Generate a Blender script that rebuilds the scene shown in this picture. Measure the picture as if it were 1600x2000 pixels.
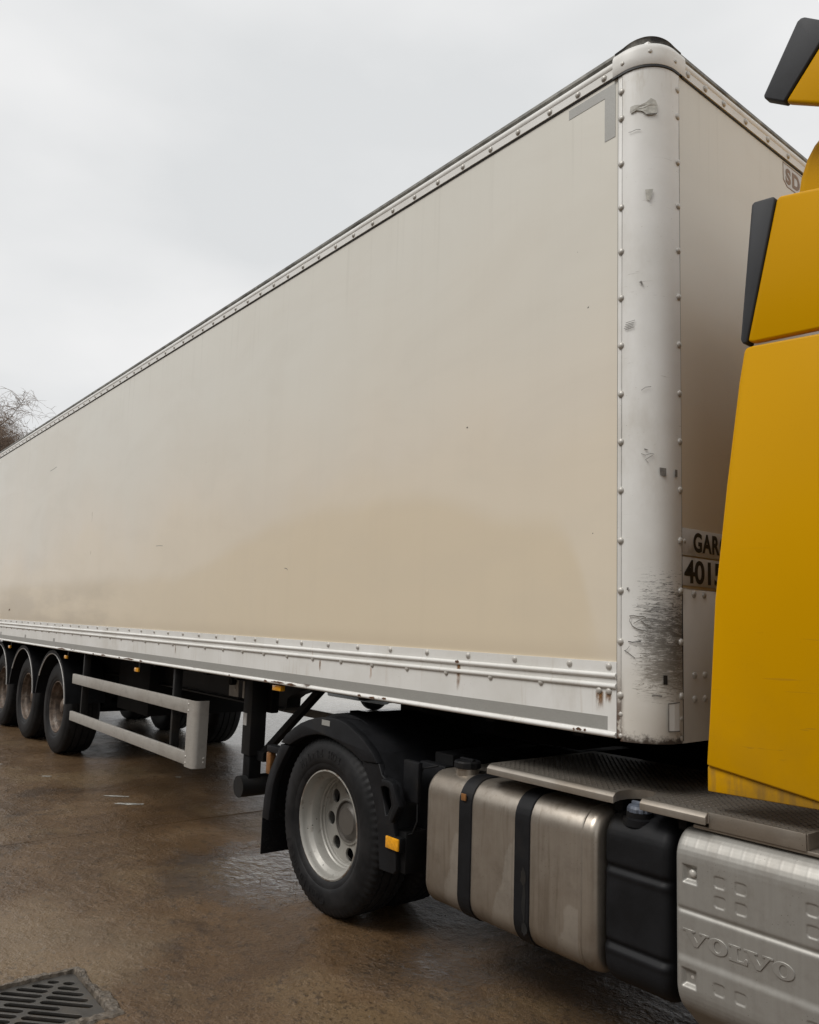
import bpy, bmesh, math, random
from mathutils import Vector, Matrix, noise
random.seed(7)
R = math.radians
PI = math.pi
C = bpy.context.scene.collection
SC = bpy.context.scene
for o in list(bpy.data.objects): bpy.data.objects.remove(o, do_unlink=True)

# ------------------------------------------------------------------ camera
YAW, PITCH, ROLL, FPX, CYP = 0.895739, 0.1179993, 0.0334444, 1552.34, 1035.2
F0 = Vector((-math.sin(YAW), math.cos(YAW), 0)); R0 = Vector((math.cos(YAW), math.sin(YAW), 0)); U0 = Vector((0, 0, 1))
F2 = F0*math.cos(PITCH)+U0*math.sin(PITCH); U2 = U0*math.cos(PITCH)-F0*math.sin(PITCH)
R3 = R0*math.cos(ROLL)+U2*math.sin(ROLL); U3 = U2*math.cos(ROLL)-R0*math.sin(ROLL)
cd = bpy.data.cameras.new('camera'); cam = bpy.data.objects.new('camera', cd); C.objects.link(cam)
M3 = Matrix((R3, U3, -F2)).transposed().to_4x4()
cam.matrix_world = Matrix.Translation((0, 0, 1.63)) @ M3
cd.sensor_fit = 'HORIZONTAL'; cd.sensor_width = 36; cd.lens = FPX/1600*36
cd.shift_y = (CYP-1000)/1600; cd.clip_start = 0.05; cd.clip_end = 2000
SC.camera = cam

# ------------------------------------------------------------------ sky, sun, exposure
W = bpy.data.worlds.new('World'); SC.world = W; W.use_nodes = True
nt = W.node_tree; nt.nodes.clear()
def wn(t, **k):
    n = nt.nodes.new(t)
    for a, b in k.items(): setattr(n, a, b)
    return n
SUN_EL, SUN_AZ = R(52), R(208)
wo = wn('ShaderNodeOutputWorld'); bg = wn('ShaderNodeBackground'); bg.inputs[1].default_value = 0.1
sky = wn('ShaderNodeTexSky', sky_type='NISHITA', sun_disc=False)
sky.sun_elevation = SUN_EL; sky.sun_rotation = SUN_AZ; sky.air_density = 1.5; sky.dust_density = 6
hs = wn('ShaderNodeHueSaturation'); hs.inputs['Saturation'].default_value = 0.15
tc = wn('ShaderNodeTexCoord'); mp = wn('ShaderNodeMapping'); mp.inputs['Scale'].default_value = (1.0, 1.0, 2.2)
no = wn('ShaderNodeTexNoise'); no.inputs['Scale'].default_value = 2.0; no.inputs['Detail'].default_value = 5; no.inputs['Roughness'].default_value = 0.45
cr = wn('ShaderNodeValToRGB')
cr.color_ramp.elements[0].position = 0.36; cr.color_ramp.elements[0].color = (7.45, 7.6, 7.7, 1)
cr.color_ramp.elements[1].position = 0.62; cr.color_ramp.elements[1].color = (9.1, 9.1, 9.12, 1)
mx = wn('ShaderNodeMixRGB'); mx.inputs[0].default_value = 0.95
L = nt.links
L.new(sky.outputs[0], hs.inputs['Color']); L.new(tc.outputs['Generated'], mp.inputs[0]); L.new(mp.outputs[0], no.inputs[0])
L.new(no.outputs[0], cr.inputs[0]); L.new(hs.outputs[0], mx.inputs[1]); L.new(cr.outputs[0], mx.inputs[2])
L.new(mx.outputs[0], bg.inputs[0]); L.new(bg.outputs[0], wo.inputs[0])
sd = bpy.data.lights.new('sun', 'SUN'); sd.energy = 2.0; sd.angle = R(25); sd.color = (1, 0.97, 0.93)
sun = bpy.data.objects.new('sun', sd); C.objects.link(sun)
# shining from behind and left of the camera, high up
sdir = Vector((-0.25*math.cos(SUN_EL), -0.97*math.cos(SUN_EL), math.sin(SUN_EL)))
sun.rotation_euler = sdir.to_track_quat('Z', 'Y').to_euler()
SC.render.engine = 'CYCLES'
SC.view_settings.view_transform = 'Standard'; SC.view_settings.look = 'None'
SC.view_settings.exposure = 0; SC.view_settings.gamma = 1
SC.view_settings.use_curve_mapping = False

# ------------------------------------------------------------------ materials
def new_mat(name):
    m = bpy.data.materials.new(name); m.use_nodes = True; m.node_tree.nodes.clear()
    return m
class N:
    """little node builder"""
    def __init__(s, name):
        s.m = new_mat(name); s.t = s.m.node_tree
        s.out = s.n('ShaderNodeOutputMaterial'); s.b = s.n('ShaderNodeBsdfPrincipled'); s.t.links.new(s.b.outputs[0], s.out.inputs[0])
        s.tc = s.n('ShaderNodeTexCoord')
    def n(s, t, **k):
        n = s.t.nodes.new(t)
        for a, b in k.items(): setattr(n, a, b)
        return n
    def put(s, sock, v):
        if hasattr(v, 'links') or isinstance(v, bpy.types.NodeSocket): s.t.links.new(v, sock)
        elif isinstance(v, (tuple, list)) and len(v) == 3 and sock.type == 'RGBA': sock.default_value = (*v, 1)
        else: sock.default_value = v
    def coord(s, scale=(1, 1, 1), rot=(0, 0, 0), loc=(0, 0, 0), src='Object'):
        m = s.n('ShaderNodeMapping'); s.t.links.new(s.tc.outputs[src], m.inputs[0])
        m.inputs['Scale'].default_value = scale; m.inputs['Rotation'].default_value = rot; m.inputs['Location'].default_value = loc
        return m.outputs[0]
    def noise(s, scale=5, detail=4, rough=0.5, vec=None, dist=0):
        n = s.n('ShaderNodeTexNoise'); n.inputs['Scale'].default_value = scale; n.inputs['Detail'].default_value = detail
        n.inputs['Roughness'].default_value = rough; n.inputs['Distortion'].default_value = dist
        s.t.links.new(vec if vec is not None else s.coord(), n.inputs['Vector']); return n.outputs['Fac']
    def voro(s, scale=20, vec=None, feature='F1', out='Distance'):
        n = s.n('ShaderNodeTexVoronoi', feature=feature); n.inputs['Scale'].default_value = scale
        s.t.links.new(vec if vec is not None else s.coord(), n.inputs['Vector']); return n.outputs[out]
    def ramp(s, fac, stops):
        r = s.n('ShaderNodeValToRGB'); e = r.color_ramp.elements
        while len(e) < len(stops): e.new(0.5)
        for i, (p, c) in enumerate(stops):
            e[i].position = p
            e[i].color = (c, c, c, 1) if not isinstance(c, (tuple, list)) else (*c, 1)
        s.put(r.inputs[0], fac); return r.outputs[0]
    def math(s, op, a, b=0.0, clamp=False):
        m = s.n('ShaderNodeMath', operation=op, use_clamp=clamp); s.put(m.inputs[0], a); s.put(m.inputs[1], b); return m.outputs[0]
    def mix(s, fac, a, b, mode='MIX'):
        m = s.n('ShaderNodeMixRGB', blend_type=mode); s.put(m.inputs[0], fac); s.put(m.inputs[1], a); s.put(m.inputs[2], b); return m.outputs[0]
    def range(s, v, a, b, c=0.0, d=1.0):
        m = s.n('ShaderNodeMapRange', interpolation_type='SMOOTHSTEP'); s.put(m.inputs[0], v)
        m.inputs[1].default_value = a; m.inputs[2].default_value = b; m.inputs[3].default_value = c; m.inputs[4].default_value = d
        return m.outputs[0]
    def sep(s, vec=None):
        x = s.n('ShaderNodeSeparateXYZ'); s.t.links.new(vec if vec is not None else s.coord(), x.inputs[0]); return x.outputs
    def bump(s, h, strength=0.3, dist=0.01, prev=None):
        b = s.n('ShaderNodeBump'); b.inputs['Strength'].default_value = strength; b.inputs['Distance'].default_value = dist
        s.put(b.inputs['Height'], h)
        if prev is not None: s.t.links.new(prev, b.inputs['Normal'])
        s.t.links.new(b.outputs[0], s.b.inputs['Normal']); return b.outputs[0]
    def fin(s, col, rough=0.5, metal=0.0, coat=0.0, spec=0.5):
        s.put(s.b.inputs['Base Color'], col); s.put(s.b.inputs['Roughness'], rough); s.put(s.b.inputs['Metallic'], metal)
        s.put(s.b.inputs['Coat Weight'], coat); s.b.inputs['Coat Roughness'].default_value = 0.12
        s.b.inputs['Specular IOR Level'].default_value = spec
        return s.m

def m_simple(name, col, rough=0.5, metal=0.0, var=0.25, scale=6, dirt=None, dirt_amt=0.0, dscale=3, bump=0.0, bscale=60, coat=0.0, spec=0.5, spots=0.0):
    a = N(name)
    v = a.noise(scale, 5, 0.6)
    c = a.mix(a.range(v, 0.3, 0.7), tuple(x*(1-var) for x in col), tuple(min(1, x*(1+var)) for x in col))
    if dirt:
        d = a.range(a.noise(dscale, 8, 0.65), 0.62-dirt_amt*0.35, 0.78-dirt_amt*0.2)
        c = a.mix(a.math('MULTIPLY', d, min(1, 0.4+dirt_amt)), c, dirt)
    if spots:
        sp = a.math('MULTIPLY', a.range(a.voro(90), 0.12, 0.05), a.range(a.noise(9, 3), 0.5, 0.62))
        c = a.mix(a.math('MULTIPLY', sp, spots), c, (0.03, 0.022, 0.018))
    if bump: a.bump(a.noise(bscale, 4, 0.6), bump, 0.004)
    r = a.math('ADD', a.math('MULTIPLY', v, 0.2), rough-0.1)
    return a.fin(c, r, metal, coat, spec)

# big cream side sheet: gelcoat with a brown-yellow reflection painted over its lower part, plus road grime
def mat_panel():
    a = N('cream gelcoat panel'); x, y, z = a.sep()
    big = a.noise(0.35, 3, 0.5); med = a.noise(1.3, 4, 0.5)
    wob = a.math('ADD', a.math('MULTIPLY', big, 1.9), a.math('MULTIPLY', med, 0.25))
    h = a.math('ADD', z, a.math('MULTIPLY', a.math('SUBTRACT', wob, 1.07), 1.5))
    c = a.ramp(a.range(h, 1.3, 4.0), [(0.0, (0.71, 0.625, 0.49)), (0.30, (0.70, 0.62, 0.495)), (0.42, (0.69, 0.625, 0.52)), (0.65, (0.665, 0.62, 0.53)), (1.0, (0.65, 0.63, 0.56))])  # beige low, greyer high: mirrored surroundings painted into the colour
    # soft-edged tan reflection painted into the base colour
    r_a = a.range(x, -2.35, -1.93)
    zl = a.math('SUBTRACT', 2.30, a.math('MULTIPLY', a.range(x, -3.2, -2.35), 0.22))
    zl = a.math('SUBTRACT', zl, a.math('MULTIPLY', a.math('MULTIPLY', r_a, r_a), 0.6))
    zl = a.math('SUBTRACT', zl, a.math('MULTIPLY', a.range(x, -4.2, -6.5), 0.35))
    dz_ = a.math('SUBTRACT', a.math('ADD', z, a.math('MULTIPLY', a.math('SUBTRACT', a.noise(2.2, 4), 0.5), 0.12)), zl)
    tan_reflection = a.math('MULTIPLY', a.range(dz_, 0.075, -0.075), a.range(x, -1.95, -2.12))
    c = a.mix(a.math('MULTIPLY', tan_reflection, 0.36), c, (0.63, 0.505, 0.315))
    mot = a.noise(1, 6, 0.6, a.coord((0.9, 1, 2.2)), 0.8)
    c = a.mix(a.math('MULTIPLY', a.range(mot, 0.42, 0.66), 0.10), c, (0.50, 0.45, 0.37))
    wash = a.range(a.noise(1, 6, 0.62, a.coord((9, 9, 0.35)), 0.3), 0.46, 0.70)
    c = a.mix(a.math('MULTIPLY', wash, 0.03), c, (0.42, 0.36, 0.27))
    sme = a.math('MULTIPLY', a.math('MULTIPLY', a.range(x, -6.6, -8.2), a.range(z, 2.1, 1.72)), a.range(a.noise(1, 5, 0.6, a.coord((0.5, 1, 2.5))), 0.36, 0.60))
    c = a.mix(a.math('MULTIPLY', sme, 0.42), c, (0.36, 0.30, 0.225))
    # vertical run marks from the top rail
    st = a.noise(1, 5, 0.6, a.coord((26, 26, 0.5)))
    top = a.range(z, 3.3, 3.98)
    c = a.mix(a.math('MULTIPLY', a.math('MULTIPLY', a.range(st, 0.55, 0.75), top), 0.22), c, (0.36, 0.34, 0.28))
    low = a.range(z, 1.62, 1.51)
    c = a.mix(a.math('MULTIPLY', low, 0.25), c, (0.42, 0.34, 0.24))
    # tiny chips and scratches
    ch = a.math('MULTIPLY', a.range(a.voro(7), 0.022, 0.012), a.range(a.noise(1.1, 2), 0.5, 0.55))
    c = a.mix(ch, c, (0.07, 0.055, 0.045))
    sc = a.range(a.noise(1, 2, 0.4, a.coord((1.2, 1, 60), (0, 0.35, 0)), 0.4), 0.735, 0.75)
    
    fine = a.noise(300, 3, 0.7)
    c = a.mix(0.06, c, fine)
    a.bump(a.math('ADD', a.math('MULTIPLY', a.noise(1.6, 2), 1.0), a.math('MULTIPLY', fine, 0.006)), 0.10, 0.05)
    return a.fin(c, a.math('ADD', 0.26, a.math('MULTIPLY', mot, 0.18)), 0, 0.0, 0.5)

def mat_white(name='painted white metal', post=False, rail=False):
    a = N(name); x, y, z = a.sep()
    n1 = a.noise(3.2, 6, 0.6)
    c = a.mix(a.range(n1, 0.3, 0.7), (0.655, 0.645, 0.61), (0.73, 0.725, 0.70))
    grime = a.math('MULTIPLY', a.range(a.noise(2.2, 8, 0.7, a.coord((1, 1, 0.45))), 0.5, 0.75), 0.4)
    c = a.mix(grime, c, (0.42, 0.38, 0.31))
    sp = a.math('MULTIPLY', a.range(a.voro(60), 0.10, 0.05), a.range(a.noise(6, 3), 0.55, 0.62))
    c = a.mix(a.math('MULTIPLY', sp, 0.7), c, (0.16, 0.11, 0.07))
    if rail:
        st = a.range(a.noise(1, 4, 0.6, a.coord((34, 5, 2.0))), 0.56, 0.72)
        c = a.mix(a.math('MULTIPLY', st, 0.33), c, (0.46, 0.40, 0.32))
        # rust bleeding, in patches along the bottom edge
        edge = a.range(z, 1.262, 1.238)
        rp = a.range(a.noise(1, 4, 0.65, a.coord((3.2, 3, 16))), 0.60, 0.66)
        c = a.mix(a.math('MULTIPLY', edge, rp), c, (0.06, 0.032, 0.016))
        r2 = a.math('MULTIPLY', a.range(a.noise(1, 5, 0.6, a.coord((14, 3, 3.0))), 0.70, 0.78), 0.8)
        c = a.mix(r2, c, (0.30, 0.14, 0.05))
    if post:
        # paint cracks and black rubbing marks, dense low down on the side that meets the tractor
        sv = a.coord((17, 17, 125)); s1 = a.noise(1, 8, 0.78, sv, 1.8)
        zz = a.math('MULTIPLY', a.range(z, 1.30, 1.48), a.range(z, 2.02, 1.62))
        xs = a.range(x, -1.90, -1.785)
        dens = a.math('MULTIPLY', zz, xs)
        thr = a.math('SUBTRACT', s1, a.math('MULTIPLY', dens, 0.17))
        line = a.range(thr, 0.375, 0.335)
        patch = a.math('MULTIPLY', line, a.range(dens, 0.05, 0.35))
        c = a.mix(a.math('MULTIPLY', patch, 0.80), c, (0.06, 0.055, 0.05))
        sm = a.math('MULTIPLY', a.math('MULTIPLY', a.range(a.noise(1, 8, 0.75, a.coord((12, 12, 40))), 0.34, 0.60), a.math('MULTIPLY', a.range(z, 1.33, 1.5), a.range(z, 1.82, 1.6))), a.range(x, -1.86, -1.775))
        c = a.mix(a.math('MULTIPLY', sm, 0.85), c, (0.08, 0.075, 0.068))
        c = a.mix(a.math('MULTIPLY', a.range(z, 1.75, 1.25), 0.45), c, (0.54, 0.475, 0.38))  # warm bounce from the ground painted into the lower post
        # sparse scratches all over
        s2 = a.range(a.noise(1, 3, 0.5, a.coord((10, 10, 150), (0.15, 0.1, 0)), 1.2), 0.70, 0.735)
        ms = a.range(a.noise(1, 2, 0.5, a.coord((3, 3, 5))), 0.48, 0.6)
        c = a.mix(a.math('MULTIPLY', a.math('MULTIPLY', s2, ms), 0.6), c, (0.26, 0.23, 0.19))
        # rust and black grime at the foot
        foot = a.range(a.math('ADD', z, a.math('MULTIPLY', a.noise(30, 6, 0.75), 0.11)), 1.305, 1.272)
        c = a.mix(a.math('MULTIPLY', foot, 0.95), c, (0.045, 0.03, 0.022))
        lf = a.math('MULTIPLY', a.range(x, -1.888, -1.912), a.range(z, 1.52, 1.28))
        lr = a.math('MULTIPLY', lf, a.range(a.noise(26, 6, 0.7), 0.36, 0.48))
        c = a.mix(a.math('MULTIPLY', lr, 0.9), c, (0.10, 0.055, 0.035))
        dirt = a.math('MULTIPLY', a.range(a.noise(1, 5, 0.7, a.coord((18, 18, 4))), 0.5, 0.7), a.range(z, 3.6, 4.0))
        c = a.mix(a.math('MULTIPLY', dirt, 0.35), c, (0.36, 0.30, 0.2))
    a.bump(a.noise(45, 4, 0.6), 0.06, 0.004)
    return a.fin(c, a.math('ADD', 0.36, a.math('MULTIPLY', n1, 0.2)), 0, 0, 0.5)

def mat_tape():
    a = N('grey reflective tape')
    v = a.voro(240); c = a.mix(a.range(v, 0.1, 0.5), (0.26, 0.26, 0.245), (0.36, 0.36, 0.34))
    c = a.mix(a.math('MULTIPLY', a.noise(5, 6, 0.7), 0.35), c, (0.22, 0.20, 0.17))
    a.bump(v, 0.2, 0.001)
    return a.fin(c, 0.45, 0.15)

def mat_yellow(dirty=False):
    a = N('yellow cab paint' + (' dirty' if dirty else '')); x, y, z = a.sep()
    n1 = a.noise(0.9, 3, 0.5)
    c = a.mix(a.range(n1, 0.3, 0.7), (0.545, 0.275, 0.0), (0.585, 0.298, 0.0))
    sp = a.math('MULTIPLY', a.range(a.voro(130), 0.16, 0.08), a.range(a.noise(14, 3), 0.52, 0.6))
    c = a.mix(a.math('MULTIPLY', sp, 0.35), c, (0.25, 0.13, 0.02))
    sc = a.range(a.noise(1, 3, 0.5, a.coord((4, 4, 55), (0, -0.4, 0)), 0.6), 0.68, 0.72)
    c = a.mix(a.math('MULTIPLY', a.math('MULTIPLY', sc, a.range(z, 2.2, 1.3)), 0.35), c, (0.30, 0.16, 0.02))
    low = a.math('MULTIPLY', a.range(z, 1.75, 1.08), a.range(a.noise(3.5, 7, 0.7), 0.34, 0.66))
    c = a.mix(a.math('MULTIPLY', low, 0.65 if dirty else 0.16), c, (0.24, 0.14, 0.03))
    if dirty:
        st = a.range(a.noise(1, 5, 0.6, a.coord((30, 30, 3))), 0.45, 0.7)
        c = a.mix(a.math('MULTIPLY', st, 0.45), c, (0.13, 0.09, 0.05))
    a.bump(a.noise(220, 2), 0.03, 0.002)
    return a.fin(c, 0.5 if dirty else 0.30, 0, 0, 0.09)

def mat_alu(name, col=(0.42, 0.40, 0.37), rough=0.42, brush=(40, 4, 2), stain=0.5, spots=True, metal=0.85, pale=False):
    a = N(name); x, y, z = a.sep()
    br = a.noise(1, 4, 0.6, a.coord(tuple(b*3 for b in brush)))
    big = a.noise(2.4, 6, 0.6)
    c = a.mix(a.range(br, 0.3, 0.7), tuple(v*0.965 for v in col), tuple(v*1.035 for v in col))
    c = a.mix(a.math('MULTIPLY', a.range(big, 0.42, 0.68), stain), c, (0.20, 0.155, 0.11))
    if pale:   # dried water tide marks: clean pale tongues running up from the bottom
        wb = a.math('ADD', x, a.math('MULTIPLY', a.math('SUBTRACT', a.noise(1, 6, 0.6, a.coord((6, 1, 5))), 0.5), 0.11))
        zr = a.math('SUBTRACT', z, 0.33)
        tot = None
        for (x_l, sl, x_r, ztop) in ((-2.875, 0.18, -2.70, 0.70), (-2.60, 0.40, -2.38, 0.80), (-2.215, 0.30, -2.085, 0.56)):
            m1 = a.range(a.math('SUBTRACT', wb, a.math('ADD', x_l, a.math('MULTIPLY', zr, sl))), 0.0, 0.016)
            m2 = a.range(x, x_r+0.004, x_r-0.004); m3 = a.range(a.math('ADD', z, a.math('MULTIPLY', a.noise(9, 4), 0.08)), ztop+0.04, ztop+0.02)
            m = a.math('MULTIPLY', a.math('MULTIPLY', m1, m2), m3)
            tot = m if tot is None else a.math('MAXIMUM', tot, m)
        c = a.mix(a.math('MULTIPLY', tot, 0.60), c, (0.52, 0.49, 0.44))
        c = a.mix(a.math('MULTIPLY', a.range(z, 0.55, 0.30), 0.35), c, (0.13, 0.10, 0.07))
        rn = a.range(a.noise(1, 6, 0.65, a.coord((22, 22, 1.6)), 0.4), 0.50, 0.70)
        c = a.mix(a.math('MULTIPLY', rn, 0.40), c, (0.15, 0.115, 0.08))
    if spots:
        sp = a.math('MULTIPLY', a.range(a.voro(75, a.coord((1, 1, 1.4))), 0.13, 0.07), a.range(a.noise(10, 3), 0.5, 0.58))
        c = a.mix(a.math('MULTIPLY', sp, 0.8), c, (0.045, 0.03, 0.02))
    c = a.mix(a.math('MULTIPLY', a.range(a.noise(11, 7, 0.7), 0.45, 0.7), 0.25), c, (0.17, 0.145, 0.12))
    a.bump(a.math('ADD', a.math('MULTIPLY', br, 0.06), a.noise(18, 4)), 0.12, 0.004)
    return a.fin(c, a.math('ADD', rough-0.08, a.math('MULTIPLY', big, 0.22)), metal)

def mat_tyre():
    a = N('black rubber')
    n1 = a.noise(6, 6, 0.65)
    c = a.mix(a.range(n1, 0.35, 0.7), (0.007, 0.0072, 0.008), (0.020, 0.0195, 0.020))
    a.bump(a.noise(90, 3), 0.15, 0.002)
    return a.fin(c, a.math('ADD', 0.45, a.math('MULTIPLY', n1, 0.25)), 0, 0, 0.22)

def mat_rim(rust=0.3):
    a = N('wheel rim paint %d' % int(rust*10))
    n1 = a.noise(9, 8, 0.7)
    c = a.mix(a.noise(3, 4), (0.24, 0.23, 0.205), (0.38, 0.37, 0.34))
    c = a.mix(a.range(n1, 0.72-rust*0.4, 0.80-rust*0.32), c, (0.10, 0.055, 0.03))
    c = a.mix(a.math('MULTIPLY', a.range(a.noise(22, 6, 0.7), 0.55, 0.7), 0.5+rust*0.5), c, (0.12, 0.10, 0.08) if rust < 0.5 else (0.07, 0.05, 0.04))
    ch = a.math('MULTIPLY', a.range(a.voro(26), 0.12, 0.08), a.range(a.noise(5, 2), 0.5, 0.56))
    c = a.mix(ch, c, (0.02, 0.015, 0.012))
    x, y, z = a.sep()
    rr_ = a.math('SQRT', a.math('ADD', a.math('MULTIPLY', x, x), a.math('MULTIPLY', z, z)))
    lip = a.math('MULTIPLY', a.range(rr_, 0.286, 0.298), a.range(a.noise(13, 7, 0.7), 0.46, 0.60))
    c = a.mix(a.math('MULTIPLY', lip, 0.85), c, (0.12, 0.065, 0.03))
    c = a.mix(a.math('MULTIPLY', a.range(rr_, 0.124, 0.114), 0.9), c, (0.09, 0.08, 0.07))
    a.bump(n1, 0.25, 0.004)
    return a.fin(c, a.math('ADD', 0.3, a.math('MULTIPLY', n1, 0.3)), 0.25)

def mat_ground():
    a = N('wet brown yard concrete'); x, y, z = a.sep()
    n_big = a.noise(0.28, 4, 0.5, None, 0.4); n_med = a.noise(1.5, 6, 0.62, None, 0.6); n_f = a.noise(14, 8, 0.7); n_ff = a.noise(120, 4, 0.75)
    c = a.ramp(n_med, [(0.30, (0.042, 0.022, 0.010)), (0.45, (0.072, 0.040, 0.018)), (0.58, (0.102, 0.060, 0.029)), (0.78, (0.155, 0.100, 0.054))])
    tan = a.range(a.noise(0.8, 5, 0.6, a.coord((1, 1, 1), (0, 0, 0), (3.1, 7.7, 0))), 0.50, 0.66)
    c = a.mix(a.math('MULTIPLY', tan, 0.55), c, (0.15, 0.105, 0.055))
    c = a.mix(a.math('MULTIPLY', a.range(n_f, 0.55, 0.62), 0.75), c, (0.026, 0.017, 0.011))
    grain = a.range(n_ff, 0.42, 0.7)
    c = a.mix(a.math('MULTIPLY', grain, 0.50), c, (0.24, 0.165, 0.095))
    pit_ = a.range(a.noise(42, 6, 0.8, a.coord((1, 1, 1), (0, 0, 0), (2, 5, 0))), 0.45, 0.40)
    c = a.mix(a.math('MULTIPLY', pit_, 0.80), c, (0.018, 0.011, 0.006))
    peb = a.math('MULTIPLY', a.range(a.voro(70), 0.10, 0.05), a.range(a.noise(7, 3), 0.52, 0.6))
    c = a.mix(a.math('MULTIPLY', peb, 0.6), c, (0.30, 0.26, 0.20))
    # beyond the lorry the yard is plain grey concrete
    far = a.range(a.math('ADD', y, a.math('MULTIPLY', a.math('SUBTRACT', n_big, 0.5), 2.5)), 4.2, 5.4)
    grey = a.mix(n_med, (0.24, 0.225, 0.20), (0.40, 0.38, 0.345))
    c = a.mix(far, c, grey)
    oil = a.math('MULTIPLY', a.range(a.noise(0.9, 7, 0.72, a.coord((1, 1, 1), (0, 0, 0), (9.2, 1.4, 0)), 0.8), 0.56, 0.66), a.range(y, 3.4, 2.4))
    c = a.mix(a.math('MULTIPLY', oil, 0.55), c, (0.024, 0.015, 0.010))
    # soft worn light patch by the drain, tyre tracks
    dx = a.math('SUBTRACT', x, -4.35); dy = a.math('SUBTRACT', y, 1.35)
    d2 = a.math('ADD', a.math('MULTIPLY', dx, dx), a.math('MULTIPLY', a.math('MULTIPLY', dy, dy), 2.5))
    wob = a.math('MULTIPLY', a.noise(2.3, 5, 0.6), 1.5)
    lp = a.range(a.math('ADD', d2, wob), 1.45, 0.6)
    c = a.mix(a.math('MULTIPLY', lp, 0.5), c, (0.22, 0.165, 0.105))
    # films of standing water beside the drive wheel and under the tank
    def wetspot(px, py, r, ax=1.0):
        ex = a.math('SUBTRACT', x, px); ey = a.math('MULTIPLY', a.math('SUBTRACT', y, py), ax)
        dd = a.math('SQRT', a.math('ADD', a.math('MULTIPLY', ex, ex), a.math('MULTIPLY', ey, ey)))
        return a.range(a.math('ADD', dd, a.math('MULTIPLY', a.math('SUBTRACT', a.noise(4.0, 8, 0.72), 0.5), 1.3)), r+0.28, r-0.28)
    w1 = wetspot(-4.75, 2.78, 0.55, 0.9); w2 = wetspot(-3.0, 2.62, 0.22, 1.0); w3 = wetspot(-2.2, 2.2, 0.12, 1)
    wet = a.math('MAXIMUM', a.math('MAXIMUM', w1, w2), w3)
    c = a.mix(a.math('MULTIPLY', wet, 0.45), c, (0.020, 0.016, 0.013))
    rough = a.math('ADD', a.math('ADD', 0.10, a.math('MULTIPLY', n_med, 0.26)), a.math('MULTIPLY', n_f, 0.24))
    rough = a.math('MULTIPLY', rough, a.math('SUBTRACT', 1.0, a.math('MULTIPLY', wet, 0.80)))
    rough = a.math('SUBTRACT', rough, a.math('MULTIPLY', far, 0.12))
    h = a.math('ADD', a.math('MULTIPLY', n_f, 0.9), a.math('MULTIPLY', n_ff, 0.32))
    h = a.math('ADD', h, a.math('MULTIPLY', a.noise(42, 3, 0.5, a.coord((1, 1, 1))), 0.75))
    h = a.math('ADD', h, a.math('MULTIPLY', a.range(a.noise(4.5, 6, 0.65), 0.45, 0.62), 0.9))
    h = a.math('ADD', h, a.math('MULTIPLY', wet, a.math('ADD', a.math('MULTIPLY', a.noise(15, 2, 0.5), 3.0), a.math('MULTIPLY', a.noise(48, 3, 0.6), 0.9))))
    a.bump(h, 0.85, 0.0065)
    return a.fin(c, rough, 0, 0, 0.45)

M = {}
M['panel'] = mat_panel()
M['white'] = mat_white()
M['post'] = mat_white('scuffed white corner post', post=True)
M['rail'] = mat_white('rust-streaked white rail', rail=True)
M['rivet'] = m_simple('rivet head', (0.50, 0.48, 0.44), 0.4, 0.2, 0.15, 30, (0.2, 0.15, 0.1), 0.3, 20)
M['tape'] = mat_tape()
M['yellow'] = mat_yellow(); M['yellow_dirty'] = mat_yellow(True)
M['trim'] = m_simple('dark grey plastic trim', (0.034, 0.036, 0.040), 0.6, spec=0.3, metal=0, var=0.12, scale=8, bump=0.1, bscale=300) if True else m_simple('x', (0.040, 0.042, 0.047), 0.55, 0, 0.12, 8, bump=0.1, bscale=300)
M['plastic'] = m_simple('black moulded plastic', (0.0075, 0.0078, 0.009), 0.55, 0, 0.3, 7, (0.022, 0.019, 0.016), 0.25, 4, bump=0.15, bscale=250, spec=0.22)
M['black'] = m_simple('black chassis paint', (0.0045, 0.0046, 0.005), 0.65, 0, 0.4, 5, (0.014, 0.011, 0.009), 0.3, 3, bump=0.2, bscale=40, spec=0.2)
M['chassis_grey'] = m_simple('grey chassis paint', (0.014, 0.014, 0.014), 0.55, 0.0, 0.3, 4, (0.03, 0.024, 0.018), 0.3, 3, spec=0.3)
M['lip'] = m_simple('weathered grey aluminium', (0.22, 0.215, 0.195), 0.5, 0.3, 0.3, 12, (0.07, 0.065, 0.055), 0.5, 9)
M['capdark'] = m_simple('worn dark roof corner', (0.16, 0.155, 0.14), 0.6, 0.1, 0.5, 25, (0.025, 0.025, 0.025), 0.75, 16, bump=0.4, bscale=60)
M['seal'] = m_simple('black seal', (0.02, 0.02, 0.02), 0.6)
M['guard'] = mat_alu('brushed guard aluminium', (0.42, 0.40, 0.365), 0.5, (2, 30, 30), 0.2, False, 0.4)
M['alu'] = mat_alu('dull tank aluminium', (0.38, 0.34, 0.29), 0.33, (30, 30, 1.2), 0.5, True, 0.75, pale=True)
M['cover'] = mat_alu('cast battery cover aluminium', (0.34, 0.33, 0.305), 0.42, (18, 8, 0.8), 0.12, True, 0.5)
M['step'] = mat_alu('worn step aluminium', (0.36, 0.325, 0.28), 0.34, (3, 20, 20), 0.5, True, 0.7)
M['tread'] = m_simple('dirty tread plate', (0.085, 0.072, 0.060), 0.42, 0.5, 0.35, 5, (0.02, 0.016, 0.013), 0.5, 3)
M['tyre'] = mat_tyre(); M['rim'] = mat_rim(0.12); M['rusty'] = m_simple('rust-eaten wheel steel', (0.10, 0.07, 0.05), 0.6, 0.1, 0.5, 16, (0.30, 0.27, 0.23), 0.22, 9, bump=0.6, bscale=40)
M['amber'] = m_simple('amber lens', (0.75, 0.33, 0.01), 0.2, 0, 0.15, 60, coat=0.4)
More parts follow.
